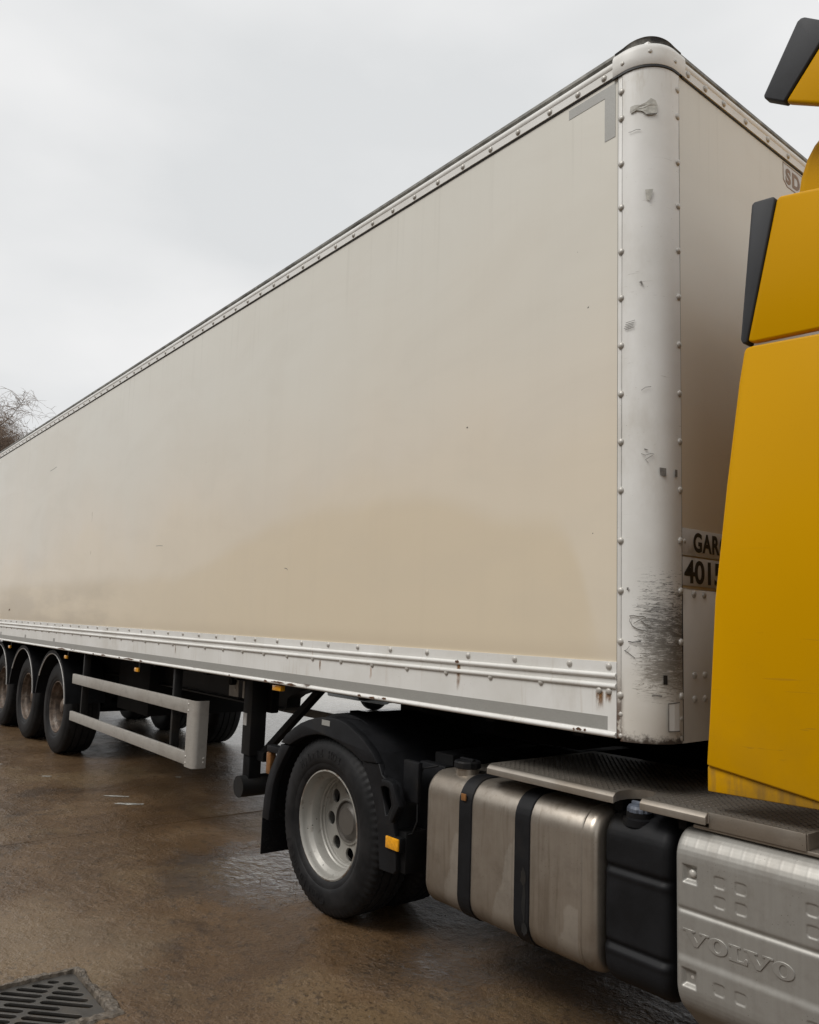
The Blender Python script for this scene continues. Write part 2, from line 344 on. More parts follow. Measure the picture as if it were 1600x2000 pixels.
M['brownlens'] = m_simple('brown reflector', (0.20, 0.09, 0.03), 0.3, 0, 0.2, 20)
M['plate'] = m_simple('number plate white', (0.52, 0.51, 0.49), 0.35, 0, 0.05, 5, (0.3, 0.27, 0.22), 0.3, 6)
M['ink'] = m_simple('black print', (0.012, 0.012, 0.012), 0.45)
M['brownprint'] = m_simple('brown print', (0.20, 0.12, 0.06), 0.5)
M['ground'] = mat_ground()
M['iron'] = m_simple('wet cast iron', (0.055, 0.052, 0.048), 0.38, 0.3, 0.25, 8, (0.09, 0.07, 0.05), 0.3, 6, bump=0.3, bscale=90)
M['pit'] = m_simple('drain pit', (0.008, 0.007, 0.006), 0.8)
M['rubble'] = m_simple('broken grey concrete', (0.105, 0.086, 0.066), 0.6, 0, 0.45, 30, (0.05, 0.038, 0.026), 0.45, 20, bump=0.8, bscale=70)
M['paper'] = m_simple('torn white paper', (0.55, 0.54, 0.50), 0.8)
M['chipgrey'] = m_simple('bare grey chip', (0.17, 0.16, 0.145), 0.6, 0, 0.3, 60)
M['chippale'] = m_simple('old glue patch', (0.44, 0.43, 0.385), 0.6, 0, 0.15, 60)
M['rustspot'] = m_simple('rust spot', (0.10, 0.045, 0.02), 0.8, 0, 0.4, 90)
M['bluecap'] = m_simple('slate blue plastic cap', (0.10, 0.115, 0.145), 0.5, 0, 0.25, 40)
M['bark'] = m_simple('bare winter bark', (0.085, 0.06, 0.045), 0.85, 0, 0.3, 12)
M['twig'] = m_simple('bare winter twigs', (0.21, 0.155, 0.115), 0.8, 0, 0.3, 6)
M['carpaint'] = m_simple('dark silver car paint', (0.09, 0.10, 0.11), 0.25, 0.4, 0.1, 2, coat=0.5)
M['glass'] = m_simple('dark glass', (0.015, 0.018, 0.02), 0.08, 0, 0.05, 2, coat=0.6)
M['redlens'] = m_simple('red lens', (0.35, 0.01, 0.01), 0.2)

# ------------------------------------------------------------------ geometry helpers
def link(name, me, mat=None, parent=None, loc=None, smooth=None):
    o = bpy.data.objects.new(name, me); C.objects.link(o)
    if mat is not None:
        me.materials.clear(); me.materials.append(M[mat] if isinstance(mat, str) else mat)
    if loc is not None: o.location = loc
    if parent is not None: setpar(o, parent)
    return o
ROOTLOC = {}
def wloc(o):
    v = Vector((0, 0, 0))
    if o.name in ROOTLOC: return ROOTLOC[o.name]
    return v
def setpar(o, parent):
    o.parent = parent
    if parent.type == 'EMPTY':
        o.matrix_parent_inverse = Matrix.Translation(-Vector(ROOTLOC[parent.name]))
def thing(name, label, cat, loc, group=None):
    o = bpy.data.objects.new(name, None); C.objects.link(o); o.location = loc; o.empty_display_size = 0.3
    ROOTLOC[o.name] = Vector(loc)
    o['label'] = label; o['category'] = cat
    if group: o['group'] = group
    return o
def tag(o, label, cat, group=None):
    o['label'] = label; o['category'] = cat
    if group: o['group'] = group
    return o
def me_from(bm, name='m', smooth=False, angle=35):
    me = bpy.data.meshes.new(name); bm.normal_update(); bm.to_mesh(me); bm.free()
    if smooth:
        for p in me.polygons: p.use_smooth = True
        try: me.set_sharp_from_angle(angle=R(angle))
        except Exception: pass
    return me
def bm_box(bm, x0, x1, y0, y1, z0, z1, bev=0.0, mtx=None):
    r = bmesh.ops.create_cube(bm, size=1)
    vs = r['verts']
    for v in vs:
        v.co = Vector(((x0+x1)/2+v.co.x*(x1-x0), (y0+y1)/2+v.co.y*(y1-y0), (z0+z1)/2+v.co.z*(z1-z0)))
    if bev > 0:
        es = list({e for v in vs for e in v.link_edges})
        q = bmesh.ops.bevel(bm, geom=es, offset=bev, segments=2, affect='EDGES', profile=0.5)
        vs = list(set([v for v in q['verts']]))
    if mtx is not None: bmesh.ops.transform(bm, matrix=mtx, verts=vs)
def box(name, x0, x1, y0, y1, z0, z1, mat, parent, bev=0.004):
    bm = bmesh.new(); bm_box(bm, x0, x1, y0, y1, z0, z1, bev)
    return link(name, me_from(bm, name, True, 30), mat, parent)
def boxes(name, lst, mat, parent, bev=0.003):
    bm = bmesh.new()
    for b in lst:
        t = bmesh.new(); bm_box(t, *b, bev); me = bpy.data.meshes.new('t'); t.to_mesh(me); t.free(); bm.from_mesh(me); bpy.data.meshes.remove(me)
    return link(name, me_from(bm, name, True, 30), mat, parent)
def bm_tube(bm, pts, rad, seg=8, cap=True):
    pts = [Vector(p) for p in pts]; n = len(pts)
    rads = rad if isinstance(rad, (list, tuple)) else [rad]*n
    rings = []; prev = None
    for i, p in enumerate(pts):
        t = (pts[min(i+1, n-1)]-pts[max(i-1, 0)]).normalized()
        if prev is None:
            a = Vector((0, 0, 1)) if abs(t.z) < 0.9 else Vector((1, 0, 0))
            u = t.cross(a).normalized()
        else: u = (prev-t*prev.dot(t)).normalized()
        prev = u; w = t.cross(u)
        rings.append([bm.verts.new(p+(u*math.cos(2*PI*k/seg)+w*math.sin(2*PI*k/seg))*rads[i]) for k in range(seg)])
    for a, b in zip(rings, rings[1:]):
        for k in range(seg):
            bm.faces.new((a[k], a[(k+1) % seg], b[(k+1) % seg], b[k]))
    if cap and seg > 2:
        bm.faces.new(rings[0][::-1]); bm.faces.new(rings[-1])
def tube(name, pts, rad, mat, parent, seg=10):
    bm = bmesh.new(); bm_tube(bm, pts, rad, seg); bmesh.ops.recalc_face_normals(bm, faces=bm.faces)
    return link(name, me_from(bm, name, True, 50), mat, parent)
def beam(bm, p, q, w, h):
    """rectangular bar from p to q"""
    p, q = Vector(p), Vector(q); d = (q-p); ln = d.length; t = d.normalized()
    a = Vector((0, 1, 0)) if abs(t.y) < 0.9 else Vector((0, 0, 1))
    u = t.cross(a).normalized(); v = u.cross(t)
    m = Matrix((u, v, t)).transposed().to_4x4(); m.translation = (p+q)/2
    bm_box(bm, -w/2, w/2, -h/2, h/2, -ln/2, ln/2, 0.003, m)
def lathe(bm, prof, seg=48, axis='Y', center=(0, 0, 0), closed=False):
    """prof: list of (r, a): radius and position along the axis"""
    cx, cy, cz = center; rings = []
    for r, a in prof:
        ring = []
        for k in range(seg):
            t = 2*PI*k/seg
            if axis == 'Y': co = (cx+r*math.cos(t), cy+a, cz+r*math.sin(t))
            elif axis == 'Z': co = (cx+r*math.cos(t), cy+r*math.sin(t), cz+a)
            else: co = (cx+a, cy+r*math.cos(t), cz+r*math.sin(t))
            ring.append(bm.verts.new(co))
        rings.append(ring)
    pairs = list(zip(rings, rings[1:]))
    if closed: pairs.append((rings[-1], rings[0]))
    for a, b in pairs:
        for k in range(seg): bm.faces.new((a[k], a[(k+1) % seg], b[(k+1) % seg], b[k]))
    return rings
def prism(bm, poly, a0, a1, axis='X'):
    """extrude polygon; axis X: poly=(y,z); Y: poly=(x,z); Z: poly=(x,y)"""
    def co(p, a): return {'X': (a, p[0], p[1]), 'Y': (p[0], a, p[1]), 'Z': (p[0], p[1], a)}[axis]
    A = [bm.verts.new(co(p, a0)) for p in poly]; B = [bm.verts.new(co(p, a1)) for p in poly]
    n = len(poly)
    f1 = bm.faces.new(A); f2 = bm.faces.new(B[::-1])
    for i in range(n): bm.faces.new((A[i], B[i], B[(i+1) % n], A[(i+1) % n]))
    return f1, f2
def prism_obj(name, poly, a0, a1, mat, parent, axis='X', bev=0.0, seg=2, ends_only=False):
    bm = bmesh.new(); f1, f2 = prism(bm, poly, a0, a1, axis)
    bmesh.ops.recalc_face_normals(bm, faces=bm.faces)
    if bev:
        es = list(set(f1.edges) | set(f2.edges)) if ends_only else list(bm.edges)
        bmesh.ops.bevel(bm, geom=es, offset=bev, segments=seg, affect='EDGES', profile=0.5, clamp_overlap=True)
    return link(name, me_from(bm, name, True, 32), mat, parent)
def sweep_open(name, prof, path, mat, parent, thick=0.0):
    """open profile list of coords function(path_point)-> list of Vector rings already computed"""
    bm = bmesh.new(); rings = [[bm.verts.new(v) for v in ring] for ring in path]
    for a, b in zip(rings, rings[1:]):
        for k in range(len(a)-1): bm.faces.new((a[k], a[k+1], b[k+1], b[k]))
    bmesh.ops.recalc_face_normals(bm, faces=bm.faces)
    return link(name, me_from(bm, name, True, 32), mat, parent)
def curve_shape(name, outlines, extrude, bevel=0.0, mtx=None):
    """filled 2D curve (even-odd holes) in local XY, returned as mesh"""
    cu = bpy.data.curves.new(name, 'CURVE'); cu.dimensions = '2D'; cu.fill_mode = 'BOTH'
    cu.extrude = extrude; cu.bevel_depth = bevel; cu.bevel_resolution = 1
    for pl in outlines:
        s = cu.splines.new('POLY'); s.points.add(len(pl)-1); s.use_cyclic_u = True
        for p, q in zip(s.points, pl): p.co = (q[0], q[1], 0, 1)
    return curve_mesh(cu, name, mtx)
def curve_mesh(cu, name, mtx=None):
    o = bpy.data.objects.new('tmp', cu); C.objects.link(o)
    dg = bpy.context.evaluated_depsgraph_get(); dg.update()
    me = bpy.data.meshes.new_from_object(o.evaluated_get(dg)); me.name = name
    bpy.data.objects.remove(o, do_unlink=True)
    if mtx is not None: me.transform(mtx)
    return me
def text_mesh(txt, size, extrude=0.0005, bold=0.0, xs=1.0, align='LEFT', spacing=1.0):
    cu = bpy.data.curves.new('txt', 'FONT'); cu.body = txt; cu.size = size; cu.extrude = extrude; cu.offset = bold
    cu.align_x = align; cu.space_character = spacing
    me = curve_mesh(cu, 'letters'); me.transform(Matrix.Diagonal((xs, 1, 1, 1))); return me
FACE_NY = Matrix(((1, 0, 0, 0), (0, 0, 1, 0), (0, 1, 0, 0), (0, 0, 0, 1)))   # XY shape -> XZ plane
def facing_minus_y(x, y, z): return Matrix.Translation((x, y, z)) @ Matrix.Rotation(R(90), 4, 'X')
def facing_plus_x(x, y, z): return Matrix.Translation((x, y, z)) @ Matrix.Rotation(R(90), 4, 'Z') @ Matrix.Rotation(R(90), 4, 'X')
def rrect(x0, x1, y0, y1, r, n=4):
    pts = []
    for cx, cy, a0 in ((x1-r, y1-r, 0), (x0+r, y1-r, 90), (x0+r, y0+r, 180), (x1-r, y0+r, 270)):
        for k in range(n+1):
            t = R(a0+90*k/n); pts.append((cx+r*math.cos(t), cy+r*math.sin(t)))
    return pts
def circ(cx, cy, r, n=20): return [(cx+r*math.cos(2*PI*k/n), cy+r*math.sin(2*PI*k/n)) for k in range(n)]

# rivet dome, axis +Z outward
def dome(r=0.0145, h=0.0095, seg=10):
    bm = bmesh.new(); pr = [(r, 0), (r*0.93, h*0.45), (r*0.55, h*0.88)]
    rings = lathe(bm, pr, seg, 'Z'); top = bm.verts.new((0, 0, h))
    for k in range(seg): bm.faces.new((rings[-1][k], rings[-1][(k+1) % seg], top))
    return me_from(bm, 'rivet', True, 80)
RIV = dome(); RIVS = dome(0.0095, 0.005)
for m_ in (RIV, RIVS): m_.materials.append(M['rivet'])
ROT_NY = Matrix.Rotation(R(90), 4, 'X'); ROT_PX = Matrix.Rotation(R(90), 4, 'Y')
def rivet(parent, loc, rot=ROT_NY, me=RIV, mesh_parent=True, name='rivet'):
    o = bpy.data.objects.new(name, me); C.objects.link(o); o.parent = parent
    if parent.type == 'EMPTY': o.matrix_parent_inverse = Matrix.Translation(-ROOTLOC[parent.name])
    j = Matrix.Rotation(random.uniform(0, 6.28), 4, 'Z')
    o.matrix_basis = Matrix.Translation(loc) @ rot @ j
    return o

# ================================================================== SETTING: ground
DX0, DX1, DY0, DY1 = -3.945, -3.455, 0.785, 1.275     # hole for the drain

bm = bmesh.new()
def quad(x0, x1, y0, y1, z=0.0):
    bm.faces.new([bm.verts.new((x0, y0, z)), bm.verts.new((x1, y0, z)), bm.verts.new((x1, y1, z)), bm.verts.new((x0, y1, z))])
B = 600
quad(-B, B, -B, DY0); quad(-B, B, DY1, B); quad(-B, DX0, DY0, DY1); quad(DX1, B, DY0, DY1)
# pit walls
for (a, b) in (((DX0, DY0), (DX1, DY0)), ((DX1, DY0), (DX1, DY1)), ((DX1, DY1), (DX0, DY1)), ((DX0, DY1), (DX0, DY0))):
    bm.faces.new([bm.verts.new((a[0], a[1], 0)), bm.verts.new((b[0], b[1], 0)), bm.verts.new((b[0], b[1], -0.6)), bm.verts.new((a[0], a[1], -0.6))])
ground = link('yard_ground', me_from(bm, 'yard_ground'), 'ground'); ground['kind'] = 'structure'
bm = bmesh.new(); quad(DX0+0.001, DX1-0.001, DY0+0.001, DY1-0.001, -0.55)
pit = link('drain_pit', me_from(bm, 'drain_pit'), 'pit'); pit['kind'] = 'structure'
# slab joint across the yard: a shallow ridge of filler
bm = bmesh.new(); prev = None
for i in range(120):
    yy = -3+i*0.12; xx = -6.25+0.03*noise.noise(Vector((yy*0.7, 0, 0)))+0.012*noise.noise(Vector((yy*5, 3, 0)))
    w = 0.010+0.006*noise.noise(Vector((yy*4, 9, 0)))
    cur = [bm.verts.new((xx-w, yy, 0.0015)), bm.verts.new((xx, yy, 0.005)), bm.verts.new((xx+w, yy, 0.0015))]
    if prev:
        for k in (0, 1): bm.faces.new((prev[k], prev[k+1], cur[k+1], cur[k]))
    prev = cur
jn = link('slab_joint', me_from(bm, 'slab_joint', True), 'ground', ground)
# broken collar of concrete round the drain
bm = bmesh.new()
cxm, cym = -3.70, 1.03
ringsN = 260; rings = []
for i in range(ringsN):
    t = 2*PI*i/ringsN; ca, sa = math.cos(t), math.sin(t)
    k = 0.236/max(abs(ca), abs(sa))
    if abs(abs(ca)-abs(sa)) < 0.12: k *= 0.985
    wd = 0.045+0.030*noise.noise(Vector((ca*2, sa*2, 1)))+0.018*noise.noise(Vector((ca*9, sa*9, 4)))
    if ca > 0.2 and sa > 0.0: wd += 0.035
    wd = max(wd*0.8, 0.016)
    ring = []
    for j in range(9):
        f = j/8; rr = k+f*wd
        p = Vector((cxm+ca*rr, cym+sa*rr, 0))
        p.x += 0.008*noise.noise(p*40); p.y += 0.008*noise.noise(p*40+Vector((5, 5, 5)))
        rough_ = abs(noise.noise(p*55))*0.011+abs(noise.noise(p*130))*0.007
        z = 0.002+math.sin(PI*f)**0.6*rough_+(0.004 if 0 < j < 8 else 0)
        if j == 0: z = -0.012
        if j == 8: z = 0.0005
        ring.append(bm.verts.new((p.x, p.y, z)))
    rings.append(ring)
for i in range(ringsN):
    a, b = rings[i], rings[(i+1) % ringsN]
    for j in range(8): bm.faces.new((a[j], b[j], b[j+1], a[j+1]))
bmesh.ops.recalc_face_normals(bm, faces=bm.faces)
collar = link('broken_concrete_collar', me_from(bm, 'collar'), 'rubble', ground)

# ================================================================== drain grate
GH = 0.232
gr = thing('drain_grate', 'square cast iron drain grate with diagonal slots set in broken concrete', 'drain grate', (-3.70, 1.03, 0))
u = Vector((0.7071, 0.7071)); nn = Vector((0.7071, -0.7071)); outl = [rrect(-GH, GH, -GH, GH, 0.03)]
inn = 0.208
for k in range(-6, 7):
    c0 = k*0.0455
    # clip the line p = nn*c0 + u*s to |x|,|y| < inn
    lo, hi = -9, 9
    for ax in (0, 1):
        a, b = (nn[ax]*c0, u[ax])
        s0, s1 = sorted(((-inn-a)/b, (inn-a)/b)); lo, hi = max(lo, s0), min(hi, s1)
    if hi-lo < 0.05: continue
    hw = 0.0175
    segs = [(lo+0.002, -0.009), (0.009, hi-0.002)] if k != 0 else [(-0.125, 0.125)]
    if abs(k) == 6 or hi-lo < 0.11: segs = [(lo+0.004, hi-0.004)]
    for s0, s1 in segs:
        if s1-s0 < 0.03: continue
        pts = []
        for (s, h, n_) in ((s0+hw, -hw, 0), (s1-hw, -hw, 0), (s1-0.3*hw, -0.6*hw, 0), (s1, 0, 0), (s1-0.3*hw, 0.6*hw, 0), (s1-hw, hw, 0), (s0+hw, hw, 0), (s0+0.3*hw, 0.6*hw, 0), (s0, 0, 0), (s0+0.3*hw, -0.6*hw, 0)):
            p = nn*(c0+h)+u*s; pts.append((p.x, p.y))
        outl.append(pts)
me = curve_shape('grate_plate', outl, 0.006, 0.0012, Matrix.Translation((-3.70, 1.03, -0.013)))
link('grate_plate', me, 'iron', gr)
bm = bmesh.new()
for a, b in (((-.235, -.235), (.235, -.235)), ((.235, -.235), (.235, .235)), ((.235, .235), (-.235, .235)), ((-.235, .235), (-.235, -.235))):
    beam(bm, (-3.70+a[0], 1.03+a[1], -0.035), (-3.70+b[0], 1.03+b[1], -0.035), 0.03, 0.018)
link('frame', me_from(bm, 'frame', True), 'iron', gr)

# paper scraps
def scrap(x, y, l, w, ang, label):
    bm = bmesh.new(); n = 7; top = []; bot = []
    for i in range(n):
        f = i/(n-1)-0.5; ww = w*(1-abs(f)*1.3)*random.uniform(0.6, 1.2)
        top.append(bm.verts.new((f*l, ww/2, 0.004+0.004*random.random()))); bot.append(bm.verts.new((f*l, -ww/2, 0.003)))
    for i in range(n-1): bm.faces.new((bot[i], bot[i+1], top[i+1], top[i]))
    bmesh.ops.solidify(bm, geom=bm.faces[:], thickness=0.0008)
    o = link('paper_scrap', me_from(bm, 'paper_scrap'), 'paper', None, (x, y, 0.001)); o.rotation_euler = (0, 0, ang)
    return tag(o, label, 'litter', 'scraps of torn paper on the wet yard')
scrap(-7.385, 2.63, 0.23, 0.05, R(48), 'flat torn white paper scrap on brown concrete, the one nearer the side guard')
scrap(-7.035, 2.62, 0.25, 0.055, R(55), 'larger torn white paper scrap lying nearest the camera on brown concrete')
scrap(-7.95, 3.45, 0.06, 0.03, R(40), 'tiny white scrap of paper in the dark under the side guard')
scrap(-8.6, 2.35, 0.09, 0.03, R(60), 'small pale paper fleck on concrete in front of the nearest trailer wheel')
scrap(-9.5, 2.1, 0.07, 0.03, R(50), 'small white paper fleck lying farthest left on the wet concrete')

# ================================================================== SEMI TRAILER
TX0, TXF, TY0, TY1 = -15.35, -1.757, 2.6, 5.1
YM = (TY0+TY1)/2
def mir(y): return 2*YM-y
tr = thing('semi_trailer', 'long white and cream box trailer with rust-streaked rails and a black-scuffed front corner', 'trailer', (-8.5, YM, 0))
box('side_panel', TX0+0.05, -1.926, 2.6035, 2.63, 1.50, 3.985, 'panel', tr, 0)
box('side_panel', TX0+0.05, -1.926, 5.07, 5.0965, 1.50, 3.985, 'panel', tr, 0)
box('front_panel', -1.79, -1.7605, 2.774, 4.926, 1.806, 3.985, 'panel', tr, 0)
box('front_lower_panel', -1.79, -1.758, 2.777, 4.923, 1.212, 1.8045, 'white', tr, 0.002)
box('roof', TX0, -1.80, 2.63, 5.07, 4.03, 4.085, 'white', tr, 0.01)
box('floor', TX0+0.02, -1.80, 2.64, 5.06, 1.225, 1.27, 'black', tr, 0)
box('rear_door', TX0, TX0+0.05, 2.62, 5.08, 1.23, 4.03, 'white', tr, 0.004)
# ---- lower side rail, near side: pressed profile with two beads and a round foot
def rail_prof():
    p = [(2.603, 1.511), (2.596, 1.511), (2.596, 1.468)]
    for k in range(7):
        t = R(90+180*k/6); p.append((2.596+0.011*math.cos(t), 1.457+0.0105*math.sin(t)))
    p.append((2.596, 1.428))
    for k in range(7):
        t = R(90+180*k/6); p.append((2.596+0.011*math.cos(t), 1.4165+0.0105*math.sin(t)))
    p += [(2.596, 1.244)]
    for k in range(9):
        t = R(100+190*k/8); p.append((2.5965+0.0125*math.cos(t), 1.2315+0.0105*math.sin(t)))
    p += [(2.62, 1.221), (2.62, 1.511)]
    return p
rp = rail_prof()
lr = prism_obj('lower_rail', rp, TX0+0.05, -1.9275, 'rail', tr, 'X')
lr2 = prism_obj('lower_rail', [(mir(y), z) for y, z in rp], TX0+0.05, -1.9275, 'rail', tr, 'X')
tp = box('reflective_tape', TX0+0.2, -1.969, 2.5945, 2.5958, 1.249, 1.300, 'tape', lr, 0)
for xx in (-9.66, -10.95, -12.3): box('tape_tag', xx-0.035, xx+0.03, 2.5945, 2.5958, 1.3005, 1.338, 'tape', lr, 0)
x = -2.160; xs = [-1.963, -2.160]
k = 0
while True:
    xx = -2.469-0.3*k
    if xx < TX0+0.2: break
    xs.append(xx); k += 1
for xx in xs: rivet(lr, (xx, 2.596, 1.4925+0.0004*(abs(xx)-2)))
xs = [-1.962, -2.009]+[-2.314-0.303*k for k in range(43)]
for xx in xs: rivet(lr, (xx, 2.596, 1.397 if xx > -2.1 else 1.4045))
# rust runs under two rivets and a bead weld
def decal_xz(name, pts, y, mat, parent):
    bm = bmesh.new(); vs = [bm.verts.new((p[0], y, p[1])) for p in pts]; bm.faces.new(vs)
    bmesh.ops.recalc_face_normals(bm, faces=bm.faces); bmesh.ops.solidify(bm, geom=bm.faces[:], thickness=0.0006)
    return link(name, me_from(bm, name), mat, parent)
def blob(cx, cz, rx, rz, n=14, jag=0.3, seed=0):
    rr = random.Random(seed); return [(cx+rx*math.cos(2*PI*k/n)*rr.uniform(1-jag, 1+jag), cz+rz*math.sin(2*PI*k/n)*rr.uniform(1-jag, 1+jag)) for k in range(n)]
def m_run():
    a = N('rust run')
    x, y, z = a.sep(a.coord((1, 1, 1), src='Generated'))
    e = a.range(a.math('ABSOLUTE', a.math('SUBTRACT', x, 0.5)), 0.5, 0.08)
    f = a.math('MULTIPLY', a.math('MULTIPLY', e, a.range(z, 0.0, 0.85)), a.range(a.noise(1, 5, 0.6, a.coord((50, 8, 14))), 0.3, 0.62))
    tr_ = a.n('ShaderNodeBsdfTransparent'); mxs = a.n('ShaderNodeMixShader')
    a.put(mxs.inputs[0], a.math('MULTIPLY', f, 0.8)); a.t.links.new(tr_.outputs[0], mxs.inputs[1]); a.t.links.new(a.b.outputs[0], mxs.inputs[2])
    a.t.links.new(mxs.outputs[0], a.out.inputs[0])
    return a.fin((0.24, 0.115, 0.035), 0.8)
M['run'] = m_run()
for (xx, z0, z1, w) in ((-2.007, 1.393, 1.31, 0.045), (-2.833, 1.46, 1.31, 0.034), (-1.965, 1.393, 1.345, 0.035), (-6.2, 1.40, 1.32, 0.02), (-4.05, 1.40, 1.33, 0.02)):
    decal_xz('rust_run', [(xx-w/2, z1), (xx+w/2, z1), (xx+w/2, z0), (xx-w/2, z0)], 2.5953, 'run', lr)
decal_xz('rust_spot', blob(-2.833, 1.461, 0.014, 0.007, seed=3), 2.5845, 'rustspot', lr)
for i, (xx, w) in enumerate(((-2.10, 0.022), (-2.07, 0.012), (-2.125, 0.008), (-3.62, 0.03), (-3.50, 0.05), (-3.40, 0.035), (-4.35, 0.10), (-4.52, 0.16), (-4.68, 0.06), (-5.2, 0.02), (-6.9, 0.06), (-7.2, 0.20), (-7.45, 0.05), (-8.2, 0.05), (-7.9, 0.12), (-9.3, 0.25))):
    decal_xz('rust_spot', blob(xx, 1.2345+random.uniform(-0.003, 0.003), w/2, 0.006, 16, 0.5, i), 2.5832, 'rustspot', lr)
# ---- upper rail and roof lip
up = [(2.603, 3.981), (2.594, 3.981), (2.594, 4.018), (2.5925, 4.0195), (2.589, 4.030), (2.591, 4.043), (2.598, 4.052), (2.61, 4.056), (2.64, 4.057), (2.64, 3.981)]
lip = [(2.625, 4.057), (2.617, 4.060), (2.617, 4.074), (2.608, 4.080), (2.608, 4.094), (2.616, 4.101), (2.66, 4.103), (2.66, 4.057)]
ur = prism_obj('upper_rail', up, TX0, -1.944, 'white', tr, 'X')
ur2 = prism_obj('upper_rail', [(mir(y), z) for y, z in up], TX0, -1.944, 'white', tr, 'X')
prism_obj('roof_lip', lip, TX0, -1.90, 'lip', tr, 'X'); prism_obj('roof_lip', [(mir(y), z) for y, z in lip], TX0, -1.90, 'lip', tr, 'X')
box('seal', TX0, -1.927, 2.5995, 2.6034, 3.9735, 3.9805, 'seal', ur, 0)
# front rail (profile turned to face +X)
fp = [(-1.757-(y-2.6), z) for y, z in up]
fr = prism_obj('front_rail', fp, 2.81, 4.89, 'white', tr, 'Y')
prism_obj('roof_lip', [(-1.757-(y-2.6), z) for y, z in lip], 2.77, 4.93, 'lip', tr, 'Y')
box('seal', -1.7604, -1.7565, 2.80, 4.90, 3.9735, 3.9805, 'seal', fr, 0)
for xx in [-1.998, -2.141, -2.305, -2.505, -2.693, -2.897]+[-3.095-0.1985*k for k in range(61)]:
    rivet(ur, (xx, 2.594, 4.001))
for yy in (2.843, 2.979, 3.131, 3.323, 3.529, 3.733, 3.93, 4.13, 4.33, 4.53, 4.72, 4.86):
    rivet(fr, (-1.751, yy, 4.003), ROT_PX)
# vertical tape corner on the panel
cm = curve_shape('corner_tape', [[(-2.198, 3.928), (-2.198, 3.957), (-1.944, 3.957), (-1.944, 3.915), (-1.945, 3.711), (-2.0, 3.711), (-2.0, 3.912), (-2.198, 3.912)]], 0.0006, 0, Matrix.Translation((0, 2.6026, 0)) @ Matrix.Rotation(R(90), 4, 'X'))
link('corner_tape', cm, 'tape', tr)
# ---- rounded corner posts
PC = (-1.905, 2.748); PR = 0.152
def post_path(off=0.0, x_ext=0.0, y_ext=0.028, n=14):
    p = [(PC[0]-x_ext, PC[1]-PR-off)]
    for k in range(n+1):
        t = R(-90+90*k/n); p.append((PC[0]+(PR+off)*math.cos(t), PC[1]+(PR+off)*math.sin(t)))
    p.append((PC[0]+PR+off, PC[1]+y_ext)); return p
def post(side=0):
    f = (lambda y: y) if side == 0 else mir
    path = post_path(0); inner = post_path(-0.004)
    bm = bmesh.new()
    zs = [1.213]+[1.213+0.008]+[1.4+0.25*k for k in range(10)]+[3.985]
    rings = []
    for z in zs:
        ring = []
        for (px, py) in path:
            s = 0.0
            if z == zs[0]: s = -0.006
            # slight dents where it has been hit
            d = 0.004*noise.noise(Vector((px*6, py*6, z*2.2)))
            ring.append(bm.verts.new((px+(s+d)*0.7, f(py), z)))
        rings.append(ring)
    for a, b in zip(rings, rings[1:]):
        for k in range(len(a)-1): bm.faces.new((a[k], a[k+1], b[k+1], b[k]))
    bmesh.ops.recalc_face_normals(bm, faces=bm.faces)
    ny = sum(f_.normal.y*(1 if side == 0 else -1)-f_.normal.x for f_ in bm.faces)
    if ny > 0: bmesh.ops.reverse_faces(bm, faces=bm.faces)
    for v in bm.verts: v.normal_update()
    bmesh.ops.solidify(bm, geom=bm.faces[:], thickness=-0.004 if False else 0.004)
    o = link('corner_post', me_from(bm, 'corner_post', True, 40), 'post', tr)
    ys = sorted((f(2.5975), f(2.62)))
    box('post_flange', -1.9265, -1.9055, ys[0], ys[1], 1.222, 3.98, 'post', o, 0.001)
    ys = sorted((f(2.748), f(2.7765)))
    return o
po = post(0); pf = post(1)
# dark seam lines where the flanges meet
box('seal', -1.9290, -1.9267, 2.5990, 2.606, 1.222, 3.975, 'seal', po, 0)
box('seal', -1.7600, -1.7535, 2.7766, 2.7790, 1.79, 3.975, 'seal', po, 0)
box('seal', -1.7600, -1.7530, 2.7764, 2.7805, 1.222, 1.79, 'seal', po, 0)
box('seam', -1.9058, -1.9048, 2.5950, 2.598, 1.225, 3.975, 'chipgrey', po, 0)
PZ = (3.892, 3.771, 3.567, 3.375, 3.182, 2.983, 2.781, 2.579, 2.382, 2.186, 1.985, 1.788, 1.591, 1.386)
for z in PZ:
    rivet(po, (-1.909, 2.5965, z))
    rivet(po, (-1.7535, 2.765, z+0.005), ROT_PX)
for z in (1.314, 1.233): rivet(po, (-1.908, 2.5965, z), ROT_NY, RIVS, name='screw')
for z in (1.305, 1.232): rivet(po, (-1.7535, 2.765, z), ROT_PX, RIVS, name='screw')
# patches that follow the round of the post: (angle deg from -Y towards +X, z)
def post_patch(name, pts, mat, off=0.0012, sub=True):
    me = curve_shape(name, [pts], 0.0004)
    bm = bmesh.new(); bm.from_mesh(me)
    bmesh.ops.subdivide_edges(bm, edges=bm.edges[:], cuts=1, use_grid_fill=False)
    for v in bm.verts:
        t = R(v.co.x*1000-90); rr = PR+off+0.0042+v.co.z
        px, py = PC[0]+rr*math.cos(t), PC[1]+rr*math.sin(t)
        px0, py0 = PC[0]+PR*math.cos(t), PC[1]+PR*math.sin(t)
        d = 0.004*noise.noise(Vector((px0*6, py0*6, v.co.y*2.2)))
        v.co = Vector((px+d*0.7, py, v.co.y))
    return link(name, me_from(bm, name), mat, po)
def pp(lst): return [(a/1000.0, z) for a, z in lst]
post_patch('peeled_patch', pp([(14, 3.775), (15, 3.80), (22, 3.802), (30, 3.797), (38, 3.805), (45, 3.822), (52, 3.812), (55, 3.79), (53, 3.757), (46, 3.752), (38, 3.753), (33, 3.768), (24, 3.778), (18, 3.772)]), 'chippale', 0.0014)
